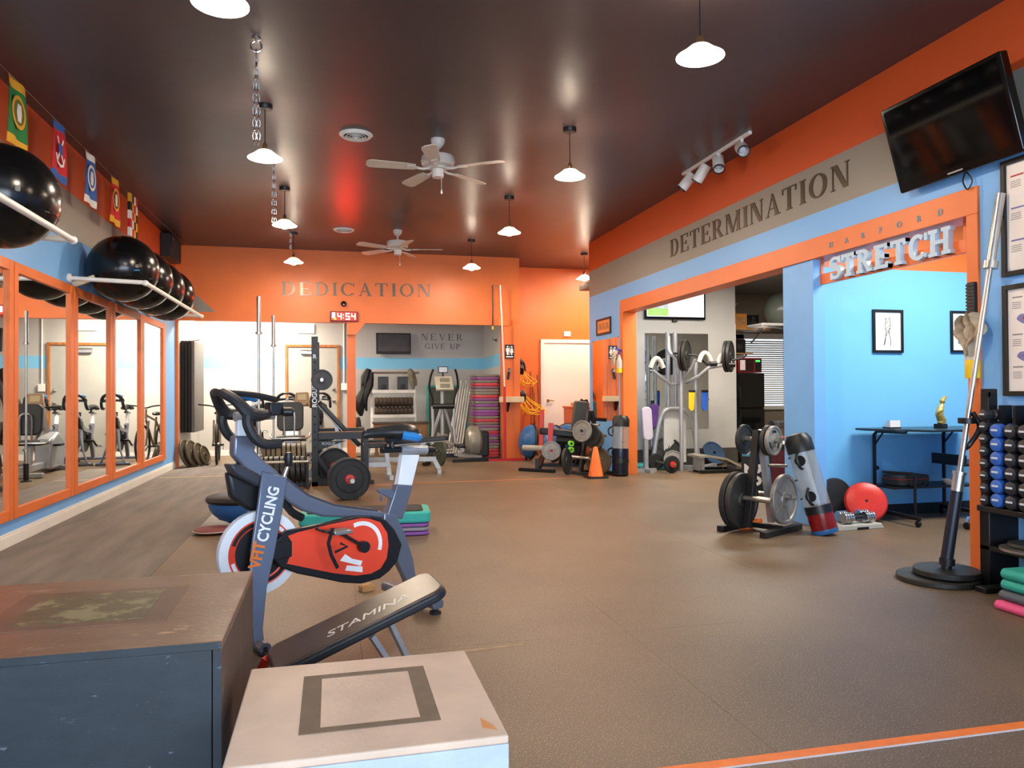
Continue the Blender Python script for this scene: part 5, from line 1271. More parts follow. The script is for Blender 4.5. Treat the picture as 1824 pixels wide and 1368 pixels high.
# ---------------------------------------------------------------- header: clock, camera; pier: sign and shelf
t = thing('led_clock', 'red framed digital clock showing 4:54 on the header', 'clock', (.205, YB, 2.515))
B().box(-.235, -.06, -.085, .235, 0, .085).build('casing', M('dark_red_case', '#5a0f0c', .35), t, bevel=.006)
B().box(-.215, -.063, -.07, .215, -.0605, .07).build('face', M('clock_face_red', '#a01208', .3, emit=1.2), t)
m_led = M('red_led', '#ff3020', .4, emit=110)
SEG = {'4': 'bcfg', '5': 'acdfg'}
def digit(ch, x):
    b = B(); w, h = .055, .1; th = .014
    S_ = {'a': (0, h / 2, w, 0), 'g': (0, 0, w, 0), 'd': (0, -h / 2, w, 0), 'b': (w / 2, h / 4, 0, h / 2), 'c': (w / 2, -h / 4, 0, h / 2), 'f': (-w / 2, h / 4, 0, h / 2), 'e': (-w / 2, -h / 4, 0, h / 2)}
    for s in SEG[ch]:
        cx, cz, dx, dz = S_[s]; b.cbox((x + cx, -.065, cz), (dx + th * .8 if dx else th, .003, dz + th * .4 if dz else th))
    b.build('digit', m_led, t)
digit('4', -.075); digit('5', .06); digit('4', .155)
B().cbox((-.012, -.065, .025), (.014, .003, .014)).cbox((-.012, -.065, -.025), (.014, .003, .014)).build('colon', m_led, t)
B().cbox((-.175, -.065, .015), (.05, .003, .09)).build('display_patch', M('pale_led', '#fff0e0', .4, emit=2), t)
B().cbox((-.15, -.0655, -.045), (.04, .003, .03)).build('display_patch', M('amber_led', '#f0b020', .4, emit=1), t)
t = thing('security_camera', 'small black dome camera above the digital clock', 'camera', (.2, YB, 2.735))
B().lathe([(0, 0), (.05, 0), (.05, -.02), (.04, -.03)], 18, (0, 0, 0), 'y').build('mount', m_black, t)
B().ball((0, -.05, -.01), .045, 16, 10).build('dome', M('gloss_black', '#060606'), t)
B().cyl((.0, -.09, -.02), (0, -.1, -.022), .012, n=10).build('lens', m_silver, t)
t = thing('restroom_sign', 'black restroom sign with two white figures on the orange pier', 'sign', (3.12, YB - .036, 1.935))
B().box(-.085, -.008, -.125, .085, 0, .125).build('plate', m_black, t)
for s in (-1, 1):
    b = B(); x = s * .038
    b.lathe([(0, 0), (.016, 0), (.016, -.003), (0, -.003)], 12, (x, -.008, .085), 'y')
    if s < 0: b.prism([(x - .03, .06), (x + .03, .06), (x + .03, .0), (x + .018, 0), (x + .016, -.06), (x - .016, -.06), (x - .018, 0), (x - .03, 0)], -.011, -.008, 'y')
    else: b.prism([(x - .018, .06), (x + .018, .06), (x + .034, -.02), (x + .014, -.02), (x + .012, -.06), (x - .012, -.06), (x - .014, -.02), (x - .034, -.02)], -.011, -.008, 'y')
    b.build('figure', m_vwhite, t)
B().box(-.003, -.011, -.06, .003, -.008, .09).box(-.065, -.011, -.105, .065, -.008, -.085).build('print', m_vwhite, t)
t = thing('bottle_opener', 'small black metal bracket on the orange pier below the sign', 'bracket', (3.1, YB - .036, 1.53), 0, None, (0, math.radians(10), 0))
B().box(-.022, -.012, -.1, .022, 0, .1).build('plate', m_blackmetal, t, bevel=.003)
B().ring([(.012, 0), (.022, 0), (.022, -.02), (.012, -.02)], 14, (0, -.012, .06), 'y').build('hook', m_steel, t)
t = thing('pier_shelf', 'pale wooden ledge bracketed to the orange pier', 'shelf', (3.12, YB - .04, 1.07))
B().box(-.2, -.2, -.05, .22, 0, .05).build('board', M('pale_board', '#e2c9a0', .5, 0, .08, 5), t, bevel=.004)
B().prism([(-.0, -.05), (-.0, -.22), (-.02, -.22), (-.15, -.05)], -.06, -.03, 'x').build('bracket', m_blackmetal, t)

# ---------------------------------------------------------------- alcove wall fittings
t = thing('wall_television', 'dark grey television hung on the alcove wall beside NEVER GIVE UP', 'television', (1.225, 15.4, 2.2), 0, None, (math.radians(-6), 0, 0))
B().box(-.35, -.09, -.215, .35, -.03, .215).build('casing', m_black, t, bevel=.006)
B().box(-.32, -.0925, -.165, .32, -.0905, .19).build('screen', M('grey_screen', '#4a4c50', .25), t)
B().box(-.1, -.03, -.1, .1, .0, .1).build('mount', m_black, t)
B().tube([(.0, -.02, .2), (.02, -.015, .26), (-.02, -.01, .32), (-.03, -.01, .4)], .006, 6, sub=3).build('cable', m_black, t)
t = thing('exit_sign', 'white exit sign with pale green letters over the grey door', 'exit sign', (-.51, 15.4, 2.49))
B().box(-.17, -.045, -.092, .17, 0, .092).build('housing', M('exit_white', '#f2f4ee', .4, emit=.4), t, bevel=.005)
text('EXIT', .15, M('exit_green', '#a6d8b4', .5, emit=.2), t, frame((0, -.047, 0), (1, 0, 0), (0, 0, 1)), 'lettering', .003)
t = thing('electrical_conduit', 'white conduit running down to a white switch box by the orange post', 'conduit', (.24, 15.4, 0))
B().cyl((0, -.02, 1.38), (0, -.02, 2.9), .014, n=10).build('conduit', m_whiteplastic, t)
B().box(-.06, -.05, 1.26, .06, 0, 1.4).build('switch_box', m_whiteplastic, t, bevel=.004)
t = thing('wall_thermostat', 'small white alarm box above the white door', 'alarm', (4.535, 14.1, 2.35))
B().box(-.07, -.03, -.05, .07, 0, .05).build('housing', m_whiteplastic, t, bevel=.005)
B().cyl((.03, -.03, 0), (.03, -.034, 0), .01, n=10).build('button', m_silver, t)
t = thing('folded_gym_mat', 'tall black folded gym mat hung in the alcove corner', 'gym mat', (XL, 13.5, .55))
for k in range(4):
    B().box(.012 + .055 * k, 0, .0, .062 + .055 * k, .95, 1.55).build('fold', M('black_mat', '#121212', .7, 0, .15, 20) if k < 3 else M('lit_mat_face', '#5a5650', .6), t, bevel=.008)  # outermost fold coloured grey to paint the light on its side face
B().cyl((.1, .1, 1.55), (.3, .1, 1.57), .008, n=8).build('hook', m_steel, t)
g = 'plates leaning by the alcove corner'
for k, (x, y, r) in enumerate(((-2.32, 13.16, .235), (-2.24, 13.22, .225), (-2.15, 13.32, .2), (-2.08, 13.42, .17))):
    plate('dark iron plate leaning in the alcove corner, %s from the wall' % ['first', 'second', 'third', 'fourth'][k], (x, y, r * .97), V(.95, -.25, .28), r, .03, M('bronze_iron', '#5a5040', .5, .4, .2, 14), 'rim', g)

# bicycle and row of spin bikes in the alcove
t = thing('bicycle', 'grey bicycle parked in the alcove corner', 'bicycle', (-1.95, 13.95, 0), math.radians(-84))
for x, nm in ((.48, 'front_wheel'), (-.5, 'rear_wheel')):
    w_ = B().tube([(x + .33 * math.cos(a), 0, .35 + .33 * math.sin(a)) for a in [2 * PI * k / 32 for k in range(32)]], .02, 8, closed=True).build(nm, m_rubber, t)
    b = B()
    for k in range(12): b.cyl((x, 0, .35), (x + .31 * math.cos(k * PI / 6), 0, .35 + .31 * math.sin(k * PI / 6)), .002, n=4)
    b.cyl((x, -.04, .35), (x, .04, .35), .02, n=10).build('spokes', m_steel, w_)['kind'] = 'stuff'
b = B()
for p, q in (((-.5, .03, .35), (-.05, 0, .3)), ((-.05, 0, .3), (-.18, 0, .8)), ((-.05, 0, .3), (.34, 0, .78)), ((-.16, 0, .74), (.33, 0, .85)), ((-.5, -.03, .35), (-.16, 0, .74)), ((.33, 0, .76), (.32, 0, .95)), ((.35, .05, .75), (.48, .05, .35)), ((.35, -.05, .75), (.48, -.05, .35))): b.cyl(p, q, .018, n=8)
b.build('frame', M('bike_bronze', '#8c7c60', .35, .5), t)
B().tube([(.3, -.3, 1.02), (.34, -.12, 1.0), (.33, 0, .97), (.34, .12, 1.0), (.3, .3, 1.02)], .013, 8, sub=3).build('handlebar', m_black, t)
B().ball((-.2, 0, .86), .1, 14, 8, (1.3, .7, .35)).build('saddle', m_black, t)
B().cyl((-.05, -.1, .3), (-.05, .1, .3), .02, n=8).bar((-.05, .09, .3), (.1, .09, .24), .012, .02).bar((-.05, -.09, .3), (-.2, -.09, .36), .012, .02).build('crank', m_black, t)
for x, lb, ac in ((-1.35, 'black spin bike in the alcove next to the bicycle', m_bblack), (-.78, 'black spin bike in the alcove, second from the bicycle', m_bblack), (-.2, 'black spin bike with red guard in the alcove', m_bred)):
    spin_bike(lb, (x, 14.75, 0), -PI / 2, False, ac, 'spin bikes in the alcove', m_iron)

# recumbent bike
p = at(517, 745, y=12.2)
t = thing('recumbent_bike', 'recumbent bike with black seat back and beige console', 'exercise bike', (p.x, 12.2, 0))
b = B(); b.T = Matrix.Translation((0, 0, .62)) @ Matrix.Rotation(-.15, 4, 'X'); b.prism(rrect(.4, .46, .09, 5, 0, .22), -.04, .03, 'y'); b.build('seat_back', m_black, t, bevel=.015, seg=3)
B().tube([(-.08, -.06, .5), (-.09, -.07, .84), (-.05, -.07, .92), (.03, -.07, .92), (.07, -.07, .84), (.06, -.06, .5)], .012, 8, sub=3).build('back_tube', m_steel, t)
B().prism(rrect(.44, .4, .08, 4, 0, .12), .46, .53).build('seat', m_black, t, bevel=.02)
B().tube([(-.3, .1, .56), (-.26, -.05, .5), (.0, -.08, .5), (.26, -.05, .5), (.3, .1, .56)], .016, 8, sub=3).build('grip_bar', m_steel, t)
B().bar((0, -.2, .12), (0, 1.1, .12), .1, .1).build('rail', m_silver, t, bevel=.01)
B().bar((-.28, -.18, .04), (.28, -.18, .04), .07, .07).bar((-.28, 1.1, .04), (.28, 1.1, .04), .07, .07).build('foot_bar', m_silver, t, bevel=.01)
B().bar((0, .05, .12), (0, .1, .48), .08, .1).build('seat_post', m_silver, t)
B().prism([(.6, .05), (1.2, .05), (1.25, .45), (.95, .62), (.65, .5)], -.12, .12, 'x').build('drive_housing', m_silver, t, bevel=.03)
B().bar((.03, .95, .55), (.12, .8, 1.05), .06, .05).build('mast', m_silver, t)
b = B(); b.T = Matrix.Translation((.15, .76, 1.1)) @ Matrix.Rotation(-.35, 4, 'X'); b.prism([(-.14, -.12), (.14, -.12), (.1, .12), (-.1, .12)], -.03, .03, 'y'); cn = b.build('console', M('beige_console', '#8d7154', .5), t, bevel=.012)
b.T = b.T @ Matrix.Translation((0, -.031, 0)); b2 = B(); b2.T = b.T; b2.box(-.07, -.003, -.02, .07, 0, .08); b2.build('display', M('lcd_grey', '#a99a7c', .3), cn)
B().tube([(-.25, .7, 1.02), (0, .78, 1.0), (.25, .7, 1.02)], .014, 8, sub=3).build('handlebar', m_black, t)
for s in (-1, 1): B().cbox((s * .17, .78, .42), (.1, .2, .03)).cyl((0, .78, .42), (s * .17, .78, .42), .012, n=8).build('pedal', m_black, t)

# ---------------------------------------------------------------- power rack, barbells and plates behind the spin bike
t = thing('power_rack', 'black steel squat rack with tall uprights and spotter arms', 'squat rack', (0, 0, 0))
UX = -.215
for y in (9.95, 11.05):
    u = B().box(UX - .04, y - .04, 0, UX + .04, y + .04, 1.93).build('upright', m_blackmetal, t, bevel=.003)
    for k in range(14): B().lathe([(0, 0), (.012, 0), (.012, -.002), (0, -.002)], 8, (UX, y - .04, .5 + .1 * k), 'y').build('hole', M('hole_black', '#050505'), u)
    sa = B().box(UX + .04, y - .04, .60, UX + .68, y + .04, .69).build('spotter_arm', m_blackmetal, t, bevel=.003)
    B().prism([(UX + .04, .58), (UX + .4, .58), (UX + .04, .46)], y - .006, y + .006, 'y').build('gusset', m_blackmetal, sa)
    B().box(UX + .04, y - .035, .69, UX + .66, y + .035, .7).build('arm_liner', M('tan_liner', '#8a6a4a', .6), sa)
    B().box(UX - .04, y - .04, 0, UX + .75, y + .04, .06).build('base_tube', m_blackmetal, t, bevel=.003)
    B().bar((UX + .04, y, .06), (UX + .3, y, .06), .06, .06).bar((UX + .02, y, .4), (UX + .25, y, .05), .05, .05, (0, 1, 0)).build('brace', m_blackmetal, t)
    B().box(UX + .62, y - .03, .0, UX + .68, y + .03, .60).build('front_post', m_blackmetal, t)
B().box(UX - .04, 9.99, .0, UX + .04, 11.01, .06).build('rear_beam', m_blackmetal, t)
text('R', .075, m_silver, t, frame((UX, 9.908, 1.67), (1, 0, 0), (0, 0, 1)), 'lettering', .002, bold=.002)
text('ROGUE', .085, m_vwhite, t, frame((UX, 9.908, 1.16), (0, 0, 1), (-1, 0, 0)), 'lettering', .002, bold=.001)
text('ROGUE', .05, m_silver, t, frame((UX + .17, 9.942, .545), (1, 0, 0), (0, 0, 1)), 'lettering', .002)
plate('small black plate hung on the rack upright', (UX + .09, 9.86, 1.37), V(.1, -1, 0), .135, .03, M('slate_rubber', '#3a3d44', .6, 0, .15, 14), 'rim')
B().cyl((UX + .09, 9.8, 1.37), (UX + .09, 9.95, 1.37), .02, n=10).bar((UX, 9.95, 1.37), (UX + .12, 9.93, 1.37), .04, .04).build('plate_peg', m_steel, t)
# barbell with bumper plates on the floor
g = 'bumper plates on the floor barbell'
t = thing('barbell', 'loaded barbell lying on the floor beyond the spin bike', 'barbell', (.215, 8.33, .235), math.radians(96))
B().cyl((0, 0, 0), (.43, 0, 0), .026, n=14).cyl((1.75, 0, 0), (2.2, 0, 0), .026, n=14).build('sleeve', m_steel, t)
B().cyl((.43, 0, 0), (1.75, 0, 0), .0145, n=12).build('shaft', m_steel, t)
B().lathe([(.02, 0), (.042, 0), (.042, .03), (.02, .03)], 16, (.19, 0, 0), 'x').build('spring_collar', m_red, t)
bd = V(math.cos(math.radians(96)), math.sin(math.radians(96)), 0)
for f, nm in ((.245, 'first from the near end'), (.33, 'second from the near end'), (1.83, 'first of the far end'), (1.91, 'second of the far end')):
    plate('black bumper plate on the floor barbell, ' + nm, V(.215, 8.33, .235) + bd * f, bd, .235, .075, M('bumper_rubber', '#25282d', .65, 0, .12, 14, .15, 90), 'bumper', g)
# plate storage and upright bars
t = thing('plate_storage', 'low black plate storage frame with a silver rail', 'weight rack', (0, 0, 0))
B().bar((-.95, 9.95, .03), (-.3, 9.95, .03), .05, .05).bar((-.95, 10.6, .03), (-.3, 10.6, .03), .05, .05).build('base_rail', m_blackmetal, t)
B().cyl((-.97, 9.72, .34), (-.29, 9.72, .34), .018, n=10).build('front_rail', m_steel, t)
for x in (-.96, -.3): B().bar((x, 9.7, .03), (x, 10.62, .03), .04, .05).bar((x, 9.72, .03), (x, 9.72, .34), .03, .03, (0, 1, 0)).build('side_frame', m_blackmetal, t)
g = 'plates stored on edge in the storage frame'
n = 0
for row, y, r, z0, m in ((0, 9.95, .17, .055, m_irondark), (1, 10.45, .235, .055, M('bronze_iron', '#5a5040'))):
    x = -.9
    for k in range(9):
        th = .045 if k % 3 else .06
        nm = ['first', 'second', 'third', 'fourth', 'fifth', 'sixth', 'seventh', 'eighth', 'ninth'][k]
        plate('%s plate on edge, %s from the upright barbell, in the %s storage row' % ('dark iron' if row == 0 else 'bronze toned', nm, 'near' if row == 0 else 'far'), (x + th / 2, y, r + z0), V(1, .0, .06), r, th, m, 'rim', g); x += th + .014
def upright_bar(lb, px, py, y, ln):
    p = at(px, py, y=y); t = thing('barbell', lb, 'barbell', (p.x, y, 0))
    B().lathe([(0, 0), (.07, 0), (.07, .012), (.034, .02), (.034, .25), (.028, .25)], 18).build('floor_holder', m_blackmetal, t)
    z1 = p.z; zc = z1 - .435
    B().cyl((0, 0, .02), (0, 0, .42), .0255, n=14).cyl((0, 0, zc), (0, 0, z1), .0265, n=14).build('sleeve', m_steel, t)
    B().cyl((0, 0, .42), (0, 0, zc), .0145, n=12).build('shaft', m_steel, t)
    B().cyl((0, 0, zc - .03), (0, 0, zc), .04, n=16).cyl((0, 0, .42), (0, 0, .45), .04, n=16).build('collar', m_steel, t)
upright_bar('upright steel barbell, the taller looking one before the bright wall', 461, 528, 9.6, 2.3)
upright_bar('upright steel barbell nearer the grey door', 487, 562, 11.6, 2.3)

# incline bench and flat bench
def bench(lb, loc, rz, incline):
    t = thing('weight_bench', lb, 'exercise bench', loc, rz)
    a = math.radians(incline)
    m = M('bench_vinyl', '#1b1b1d', .4)
    b = B(); b.T = Matrix.Translation((.1, 0, .46)) @ Matrix.Rotation(-a, 4, 'Y'); b.prism(rrect(.82, .28, .05, 4, .43, 0), -.03, .03); bp = b.build('back_pad', m, t, bevel=.012)
    c = B(); c.T = b.T; c.box(.05, -.1, -.045, .8, .1, -.032); c.build('pad_backing', M('white_backing', '#d8d6d2', .5), bp)
    B().prism(rrect(.32, .28, .05, 4, -.1, 0), .44, .5).build('seat_pad', m, t, bevel=.012)
    B().bar((-.3, 0, .2), (.75, 0, .2), .07, .07).build('spine', m_silver, t, bevel=.004)
    B().bar((.72, 0, .2), (.8, 0, .04), .06, .06).bar((-.25, 0, .44), (-.3, 0, .04), .06, .06).bar((.35, 0, .2), (.1 + .5 * math.cos(a), 0, .44 + .5 * math.sin(a)), .05, .05).build('strut', m_silver, t)
    B().bar((.8, -.28, .03), (.8, .28, .03), .06, .06).build('foot', m_silver, t, bevel=.004); B().bar((-.3, -.22, .03), (-.3, .22, .03), .06, .06).build('foot', m_silver, t, bevel=.004)
    return t
bench('black incline bench set steep beside the rack upright', (.48, 10.55, 0), PI + math.radians(4), 48)
bench('black flat bench with silver frame near the elliptical trainer', (.78, 11.3, 0), math.radians(-8), 4)
plate('black and green rimmed plate on the flat bench frame', at(783, 805, y=12.3), V(1, .3, 0), .235, .03, M('green_black_rubber', '#3f4636', .6, 0, .15, 14), 'rim')
t = thing('bar_stub', 'short steel bar through the green rimmed plate by the elliptical', 'barbell', at(760, 804, y=12.3))
B().cyl((0, 0, 0), (.45, .13, 0), .022, n=12).build('sleeve', m_steel, t)
B().bar((.02, .0, 0), (.0, .0, -.2), .05, .05, (0, 1, 0)).bar((-.06, -.12, -.2), (.06, .12, -.2), .06, .04).build('stand', m_blackmetal, t)
# ---------------------------------------------------------------- storage rack in the alcove
t = thing('storage_rack', 'white metal storage rack holding foam rollers below the television', 'storage rack', (0, 0, 0))
sx0, sx1, sy = .76, 1.6, 14.85
m_sw = M('white_rack_paint', '#dcd9d0', .4)
for x in (sx0, sx1):
    B().bar((x, sy - .2, 0), (x, sy + .2, 1.62), .05, .05, (0, 1, 0)).build('upright', m_sw, t)
    B().bar((x, sy - .3, .03), (x, sy + .3, .03), .05, .05).build('foot', m_sw, t)
for z, y in ((.35, sy - .12), (.72, sy - .05), (1.2, sy + .02)):
    B().box(sx0, y - .13, z, sx1, y + .16, z + .02).build('shelf', m_sw, t); B().box(sx0, y - .135, z, sx1, y - .125, z + .06).build('shelf_lip', m_sw, t)
B().cyl((sx0 - .1, sy + .1, 1.6), (sx1 + .1, sy + .1, 1.6), .02, n=10).build('top_bar', m_steel, t)
g = 'foam rollers in the white rack'
for k, z in enumerate((.83, 1.02)):
    c = thing('foam_roller', 'dark ribbed foam roller, %s in the white rack' % ['lower', 'upper'][k], 'foam roller', (sx0 + .05, sy - .1, z), 0, g)
    B().cyl((0, 0, 0), (.74, 0, 0), .09, n=20).build('roller', M('brown_foam', '#3d3228', .8), c)
    b = B()
    for q in range(9): B().ring([(.09, -.02), (.097, -.015), (.097, .015), (.09, .02)], 20, (.05 + .08 * q, 0, 0), 'x').build('rib', M('brown_foam', '#3d3228'), c)
for k, x in enumerate((.98, 1.36)):
    c = thing('bookshelf_speaker', 'black box speaker on the top rack shelf, %s' % ['nearer the orange post', 'nearer the elliptical'][k], 'speaker', (x, sy - .08, 1.22))
    B().box(-.1, 0, 0, .1, .16, .3).build('cabinet', m_black, c, bevel=.006); B().lathe([(0, .0), (.05, -.004), (.06, -.001)], 16, (0, -.001, .1), 'y').build('cone', M('speaker_cloth', '#2e2e30'), c)
def bag(lb, x):
    c = thing('gear_bag', lb, 'bag', (x, sy + .1, 1.05)); b = B()
    b.tube([(.05, 0, .62), (.0, -.02, .45), (-.05, -.04, .2), (-.13, -.02, -.05), (-.1, 0, -.3)], .1, 9, sub=3, rs=[.05, .11, .07, .13, .03]); b.tube([(.1, -.05, .55), (.06, -.08, .3), (-.02, -.1, .05), (.0, -.06, -.2)], .05, 7, sub=3, rs=[.04, .08, .05, .02]); b.build('bag_body', M('black_nylon', '#171717', .6, 0, .3, 10, .4, 20), c)
    B().tube([(0, 0, .55), (-.02, -.06, .45), (-.1, -.12, .3)], .012, 6, sub=3).build('strap', m_black, c)
bag('black nylon gear bag hanging off the white rack end', sx0 - .1)
c = thing('jacket', 'grey cloth bundle hung on the white rack top', 'clothing', (sx1 - .1, sy - .02, 1.55))
B().tube([(0, 0, .12), (.03, -.03, .02), (.05, -.04, -.1), (.07, -.03, -.28)], .06, 8, sub=3, rs=[.03, .08, .07, .02]).build('cloth', M('grey_cloth', '#77705f', .9, 0, .3, 14, .3, 30), c)
B().tube([(.02, -.06, .05), (.1, -.08, -.05), (.12, -.05, -.2)], .025, 6, sub=3).build('sleeve', MATS['grey_cloth'], c)
c = thing('wooden_bench', 'brown wooden box bench before the white rack', 'bench', (.76, 14.05, 0))
B().box(0, 0, .3, 1.0, .35, .62).build('front_board', M('brown_board', '#8a5f35', .5, 0, .2, 4, stretch=(1, 8, 8)), c, bevel=.006)
B().box(-.02, -.03, .62, 1.02, .38, .65).build('lid', M('dark_lid', '#4a3a2c', .5), c, bevel=.004)
for x in (.03, .93): B().box(x, .02, 0, x + .05, .33, .3).build('leg', M('brown_board', '#8a5f35'), c)
g = 'small plates at the rack end'
for k in range(3): plate('dark small plate on edge at the white rack end, %s' % ['front', 'middle', 'rear'][k], (.36 + .06 * k, 14.3, .55), V(1, -.25, 0), .2, .03, m_irondark, 'rim', g)
c = thing('plate_holder', 'slim steel post carrying the small plates', 'weight rack', (.42, 14.3, 0))
B().cyl((-.12, .03, .55), (.12, -.03, .55), .02, n=10).build('peg', m_steel, c); B().cyl((.14, .0, 0), (.14, 0, .58), .022, n=10).build('post', m_steel, c); B().lathe([(0, 0), (.12, 0), (.12, .02), (0, .025)], 18, (.14, 0, 0)).build('base', m_blackmetal, c)
c = thing('battle_rope', 'coiled tan rope on the alcove floor under the rack arm', 'rope', (.3, 13.0, 0))
B().tube([((.18 + .003 * k) * math.cos(k * .7), (.18 + .003 * k) * math.sin(k * .7), .03 + .012 * (k % 9) * .6) for k in range(60)], .02, 6, sub=2).build('coil', M('tan_rope', '#8a7a56', .9, 0, .2, 30, .3, 80), c)
B().cyl((.3, .2, .03), (.5, .25, .03), .022, n=8).build('rope_end', m_black, c)
c = thing('leaning_mat', 'dark mat with teal edge leaning on the wall behind the elliptical', 'exercise mat', (1.93, 15.16, 0), 0, None, (math.radians(-6), 0, 0))
B().box(0, 0, .03, .75, .06, 1.32).build('panel', M('dark_grey_foam', '#55584e', .8), c); B().box(-.03, -.005, 0, .78, .065, .03).box(-.03, -.005, .03, 0, .065, 1.36).box(.75, -.005, .03, .78, .065, 1.36).box(0, -.005, 1.32, .75, .065, 1.36).build('edge_binding', m_teal, c)

# ---------------------------------------------------------------- elliptical trainer
ex, ey = 1.98, 13.55
t = thing('elliptical_trainer', 'grey elliptical trainer with tall black handles and tilted console', 'elliptical trainer', (ex, ey, 0))
B().tube([(0, .1, .25), (.0, .12, .8), (0, .1, 1.28)], .035, 12).build('mast', m_silver, t)
b = B(); b.T = Matrix.Translation((.02, .02, 1.36)) @ Matrix.Rotation(-.5, 4, 'X'); b.prism([(-.15, -.14), (.17, -.14), (.15, .15), (-.17, .15)], -.035, .035, 'y'); cs = b.build('console', M('console_grey', '#b4ae9c', .4), t, bevel=.012)
for z in (-.06, .06): c = B(); c.T = b.T; c.box(-.08, -.04, z - .04, .1, -.034, z + .04); c.build('display', M('lcd_dark', '#6d6a5c', .3), cs)
B().box(-.09, .0, 1.56, .09, .04, 1.68).build('tablet_holder', m_black, t, bevel=.004)
B().box(-.075, -.003, 1.575, .075, -.001, 1.665).build('tablet_screen', m_silver, t)
B().bar((0, .03, 1.5), (0, .03, 1.58), .04, .03).build('holder_neck', m_black, t)
B().cyl((-.2, .0, .95), (.2, .0, .95), .05, n=14).build('pivot', m_black, t)
for s in (-1, 1):
    B().tube([(s * .2, .0, .95), (s * .2, -.02, 1.1), (s * .26, -.05, 1.3), (s * .24, -.1, 1.5), (s * .2, -.14, 1.62)], .02, 10, sub=4).build('handle', m_black, t)
    B().tube([(s * .2, .0, .95), (s * .19, .0, .6), (s * .21, -.05, .3)], .026, 10).build('swing_arm', m_silver, t)
    B().bar((s * .21, -.1, .28), (s * .2, -.9, .2), .06, .05).build('pedal_rail', m_silver, t)
    B().prism(rrect(.16, .38, .05, 4, s * .2, -.6), .24, .29).build('pedal', m_black, t, bevel=.01)
B().tube([(-.03, .05, .9), (-.2, .1, .35), (-.14, .12, .2), (.14, .12, .2), (.2, .1, .35), (.03, .05, .9)], .03, 10, sub=3).build('front_frame', m_silver, t)
B().lathe([(0, -.1), (.12, -.1), (.14, -.06), (.14, .06), (.12, .1), (0, .1)], 22, (0, .15, .3), 'x').build('front_wheel_cover', M('beige_cover', '#a39a86', .4), t)
B().bar((-.3, .2, .03), (.3, .2, .03), .07, .06).build('front_foot', m_black, t)
B().tube([(-.1, 0, .45), (.05, -.3, .3), (.35, -.55, .22)], .03, 10, sub=3).build('link_arm', m_steel, t)
# flywheel housing toward the step stack
dh = B().lathe([(0, -.12), (.22, -.12), (.27, -.08), (.28, 0), (.27, .08), (.22, .12), (0, .12)], 28, (.5, -.3, .32), 'x').build('drive_housing', M('housing_grey', '#8d877a', .35, .2), t)
B().box(.56, -.45, .05, .76, -.1, .5).build('rear_cover', m_black, dh, bevel=.03, seg=3)
B().bar((.3, -.75, .03), (.9, -.75, .03), .07, .06).build('rear_foot', m_black, t)
B().bar((.2, -.1, .08), (.55, -.72, .06), .06, .06).build('base_beam', m_silver, t)

# ---------------------------------------------------------------- tower of aerobic steps, poles, red stand
cols = ['#7d7268', '#8a4a86', '#7c7468', '#c63a44', '#7a5a6a', '#8b8070', '#867c6c', '#cf4046', '#85497f', '#80766a', '#8f4b92', '#7f7468', '#94509a', '#8b468a', '#837868', '#c43c48', '#7f7266', '#8c5a80', '#8a8074', '#c83a40', '#8d4c8c', '#8a8272', '#8a4880', '#867c70', '#8c8272', '#c43e44', '#c9424c', '#b8383f']
first = None; nm = ['topmost', 'second', 'third', 'fourth', 'fifth', 'sixth', 'seventh', 'eighth', 'ninth', 'tenth', 'eleventh', 'twelfth', 'thirteenth', 'fourteenth', 'fifteenth', 'sixteenth', 'seventeenth', 'eighteenth', 'nineteenth', 'twentieth', 'twenty-first', 'twenty-second', 'twenty-third', 'twenty-fourth', 'twenty-fifth', 'twenty-sixth', 'twenty-seventh', 'bottommost']
N = len(cols); hh = 1.53 / N
def cname(c):
    r, g_, b_ = (int(c[i:i + 2], 16) for i in (1, 3, 5))
    return 'red' if r > 170 else ('purple' if b_ > g_ + 18 else 'grey')
for k, c in enumerate(cols):
    t = thing('step_riser', '%s plastic step, %s of the tall tower by the pier' % (cname(c), nm[k]), 'aerobic step', (2.76 + .006 * math.sin(k * 2.3), 13.62, 1.53 - hh * (k + 1)), .02 * math.sin(k * 1.7), 'steps stacked in the tower by the pier')
    m = M('step_' + c[1:], c, .45, 0, .06)
    B().prism(rrect(.45, .62, .06, 3), hh * .32, hh * .99).build('deck', m, t, bevel=.006)
    B().prism(rrect(.41, .58, .05, 3), 0, hh * .34).build('skirt', m, t)
g = 'white pipes leaning by the step tower'
for k in range(6):
    t = thing('plastic_pipe', 'white plastic pipe leaning on the alcove wall, %s from the step tower' % ['first', 'second', 'third', 'fourth', 'fifth', 'sixth'][5 - k], 'pipe', (2.2 + .055 * k, 14.5 + .02 * k, 0), 0, g, lookrot(V(.34, .62, 1.5)))
    B().cyl((0, 0, .01), (0, 0, 1.55 + .04 * (k % 2)), .02, n=10).build('pipe', m_whiteplastic, t); B().cyl((0, 0, 0), (0, 0, .03), .024, n=10).build('cap', m_whiteplastic, t)
t = thing('stretch_band_stand', 'tall red and white pole on a red floor base by the pier', 'pole stand', (2.94, 12.72, 0))
B().cyl((0, 0, 0), (0, 0, 1.3), .022, n=12).build('lower_pole', M('red_pole', '#c02028', .35), t)
B().cyl((0, 0, 1.3), (-.06, .02, 3.07), .013, n=10).build('upper_pole', M('pink_white_pole', '#e3cfcf', .35), t)
B().cyl((-.05, .02, 2.6), (-.06, .02, 3.08), .018, n=10).build('tip', m_steel, t)
B().bar((-.3, 0, .02), (.36, 0, .02), .04, .04).build('base_tube', M('red_pole', '#c02028'), t)
B().bar((-.93, -.05, .025), (-.3, 0, .025), .05, .05).build('base_grip', m_black, t)
